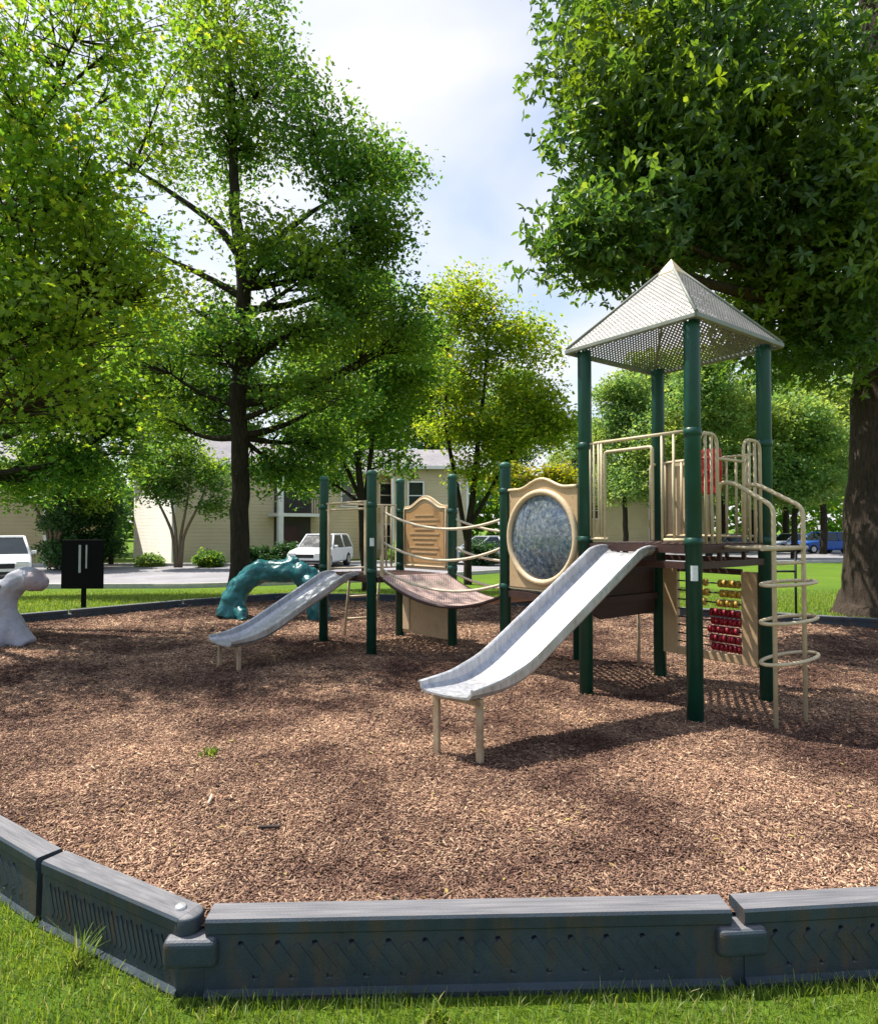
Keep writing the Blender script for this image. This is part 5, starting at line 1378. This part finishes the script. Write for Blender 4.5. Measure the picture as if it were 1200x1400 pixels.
# crape myrtles by the block
for (cx, cy0, d, lab, sd, lf, w) in ((243, 768, 30, 'vase shaped small tree in front of the white end wall', 707, 'leaf_mid', 1.0), (72, 768, 29, 'vase shaped small tree behind the black sign board', 808, 'leaf_yellow', 1.15)):
    stems = [stem(d, (cx + o0, cy0 + 8, .09), (cx + o0 * 2.0, 730, .075), (cx + o1, 680, .05), (cx + o1 * 1.3, 640, .025)) for o0, o1 in ((-3, -30), (-1, -10), (2, 14), (4, 34))]
    lb_ = [lobe(cx - 38 * w, 652, d, 1.2, 1.2, .9), lobe(cx + 35 * w, 648, d, 1.3, 1.2, .9), lobe(cx, 620, d, 1.5, 1.3, .7), lobe(cx - 10, 675, d, 1.1, 1.1, .4, .5), lobe(cx + 45, 685, d, .7, .8, .5, .4)]
    tree('small_tree', lab, stems, lb_, 180, 80, .17, .55, M[lf], M['bark_pale'], sd, LEAF_SIMPLE, 'vase shaped trees along the block', shell=.25, gap=.30)
d = 31
Ev = tree('evergreen', 'dense dark evergreen left of the white end wall', [stem(d, (152, 772, .12), (152, 700, .08), (152, 640, .03))],
     [lobe(140, 745, d, .9, 1.0, .7), lobe(142, 705, d, .9, 1.0, .9), lobe(138, 660, d, .8, .9, .8), lobe(112, 690, d, .8, .9, .9, .8), lobe(108, 745, d, .9, .9, .6, .6)], 190, 75, .17, .42, M['leaf_ever'], M['bark_dark'], 909, shell=.3)
far(Ev, 92, 30.2, 1.9, .95, 'second dark evergreen, between the tan block and the other evergreen')
d = 30
tree('golden_shrub', 'yellow green leaved shrub behind the round panel', [stem(d, (735, 790, .08), (735, 700, .05), (735, 650, .03))],
     [lobe(705, 655, d, 1.1, 1.0, .7), lobe(760, 655, d, 1.1, 1.0, .7), lobe(735, 690, d, 1.6, 1.2, .9)], 120, 80, .18, .42, M['leaf_goldgreen'], M['bark_dark'], 910, cat='shrub', shell=.3)
def shrub(px, py, d, r, label, lf, sd):
    q = at(px, py, d); z = gz(q.x, d)
    return tree('round_shrub', label, [[(q.x, d, z - .1, .05), (q.x, d, z + r * .5, .035), (q.x, d, z + r, .02)]], [(q.x, d, z + r * .62, r, r, r * .62, 1)], 60, 80, .13, .26, M[lf], M['bark_dark'], sd, group='clipped shrubs along the block', cat='shrub', shell=.4)
shrub(395, 770, 31.5, 1.0, 'dark round shrub beside the block entry, left of the white car', 'leaf_deep', 921)
shrub(352, 770, 31.0, .8, 'dark low shrub right of the dark trunk', 'leaf_deep', 922)
shrub(285, 770, 31.5, .6, 'small green shrub at the foot of the yellow wall', 'leaf_mid', 923)
shrub(205, 770, 31.8, .45, 'small pale shrub at the foot of the white end wall', 'leaf_pale', 924)
shrub(660, 775, 33.0, 1.0, 'dark shrub behind the silver car', 'leaf_deep', 925)
shrub(560, 775, 32.0, 1.0, 'green shrub behind the arched board', 'leaf_mid', 926)

# pale trees of the far lot
dA = 40
A = tree('lot_tree', 'pale feathery tree behind the tower roof posts, tallest of the far row', [stem(dA, (968, 765, .22), (968, 690, .18), (965, 600, .12), (962, 530, .05))],
         [lobe(950, 540, dA, 2.4, 2.2, 1.6), lobe(990, 570, dA, 2.4, 2.2, 1.6), lobe(920, 590, dA, 2.2, 2.0, 1.6), lobe(965, 500, dA, 2.0, 2.0, 1.0), lobe(1000, 640, dA, 2.2, 2.0, 1.6), lobe(935, 650, dA, 2.0, 2.0, 1.2)], 320, 85, .24, .85, M['leaf_pale'], M['bark_dark'], 1001, group='pale trees of the far lot', shell=.25, up=.3)
Bt = tree('lot_tree', 'green tree with a dark trunk beside the big tree, over the blue car', [stem(dA, (1085, 768, .2), (1085, 690, .16), (1088, 620, .1), (1090, 560, .05))],
          [lobe(1080, 570, dA, 2.2, 2.0, 1.5), lobe(1120, 600, dA, 2.0, 2.0, 1.5), lobe(1050, 620, dA, 2.0, 2.0, 1.4), lobe(1100, 660, dA, 1.9, 2.0, 1.0), lobe(1060, 670, dA, 1.4, 1.6, .9, .7)], 280, 85, .24, .85, M['leaf_pale'], M['bark_dark'], 1002, group='pale trees of the far lot', shell=.25, up=.3)
far(A, 855, 44, 2.0, .92, 'pale tree behind the left roof post, left of the tallest')
far(Bt, 1125, 47, 1.0, 1.25, 'yellowish tree half hidden by the big trunk')
far(Bt, 1030, 58, 4.0, 1.3, 'further tree between the tower and the green tree')
far(A, 800, 64, 3.0, .95, 'tree over the distant low roof, left of the tower')
far(A, 900, 52, 1.2, 1.2, 'pale tree filling the gap left of the rear roof post')
far(Bt, 990, 56, 2.2, 1.4, 'tall pale tree behind the red dashboard')
far(A, 1075, 60, 5.0, 1.35, 'wide pale tree in the gap between the ladder and the big trunk')
C = tree('wood_tree', 'dark tree rising over the roof of the main block', [stem(52, (300, 770, .3), (300, 600, .2), (300, 480, .08))],
         [lobe(290, 520, 52, 3.2, 2.6, 2.4), lobe(340, 540, 52, 3.0, 2.6, 2.2), lobe(250, 550, 52, 3.0, 2.6, 2.2), lobe(300, 470, 52, 2.6, 2.2, 1.6), lobe(310, 600, 52, 3.0, 2.6, 1.6)], 300, 85, .33, 1.15, M['leaf_mid'], M['bark_dark'], 1003, group='trees behind the blocks', shell=.25)
for px, d, rz, sc, lb in ((120, 50, 1.0, 1.05, 'dark tree over the left block, behind the yellow green crown'), (20, 48, 2.5, 1.0, 'dark tree at the far left over the tan block'), (430, 55, 4.1, .95, 'dark tree over the grey roof behind the thin stemmed tree'),
                          (590, 60, .5, 1.05, 'dark tree over the roof with the narrow window'), (200, 56, 5.2, 1.1, 'dark tree over the white end wall'), (700, 72, 3.4, 1.0, 'dim tree behind the airy yellow green tree'), (520, 66, 2.2, 1.1, 'dim tree between the two yellow blocks')):
    far(C, px, d, rz, sc, lb)
far(C, 1200, 75, 1.7, 1.1, 'dim tree beyond the far lot, behind the big trunk')
far(C, 900, 85, 2.9, .95, 'dim tree beyond the far lot, behind the tower')

# the wood that closes the horizon: one mass
rg = np.random.default_rng(77); n = 26000
a = rg.uniform(-.95, .95, n); dd_ = rg.uniform(88, 104, n); wx = np.tan(a * .9) * dd_
top = 6.5 + 5.5 * fbm(wx * .09, dd_ * .0 + 2.0, 3, 31) + 3.0 * fbm(wx * .4, dd_ * .1, 2, 32)
pz = top * rg.random(n) ** .6
V, F = leaf_cloud(np.stack([wx, dd_, pz - .6], 1), 1.3, LEAF_SIMPLE, rg, .3)
o = link('far_wood', np_mesh('far_wood', V, F), M['leaf_mid']); tag(o, 'dim belt of far woodland closing the horizon behind the blocks', 'wood', kind='stuff')
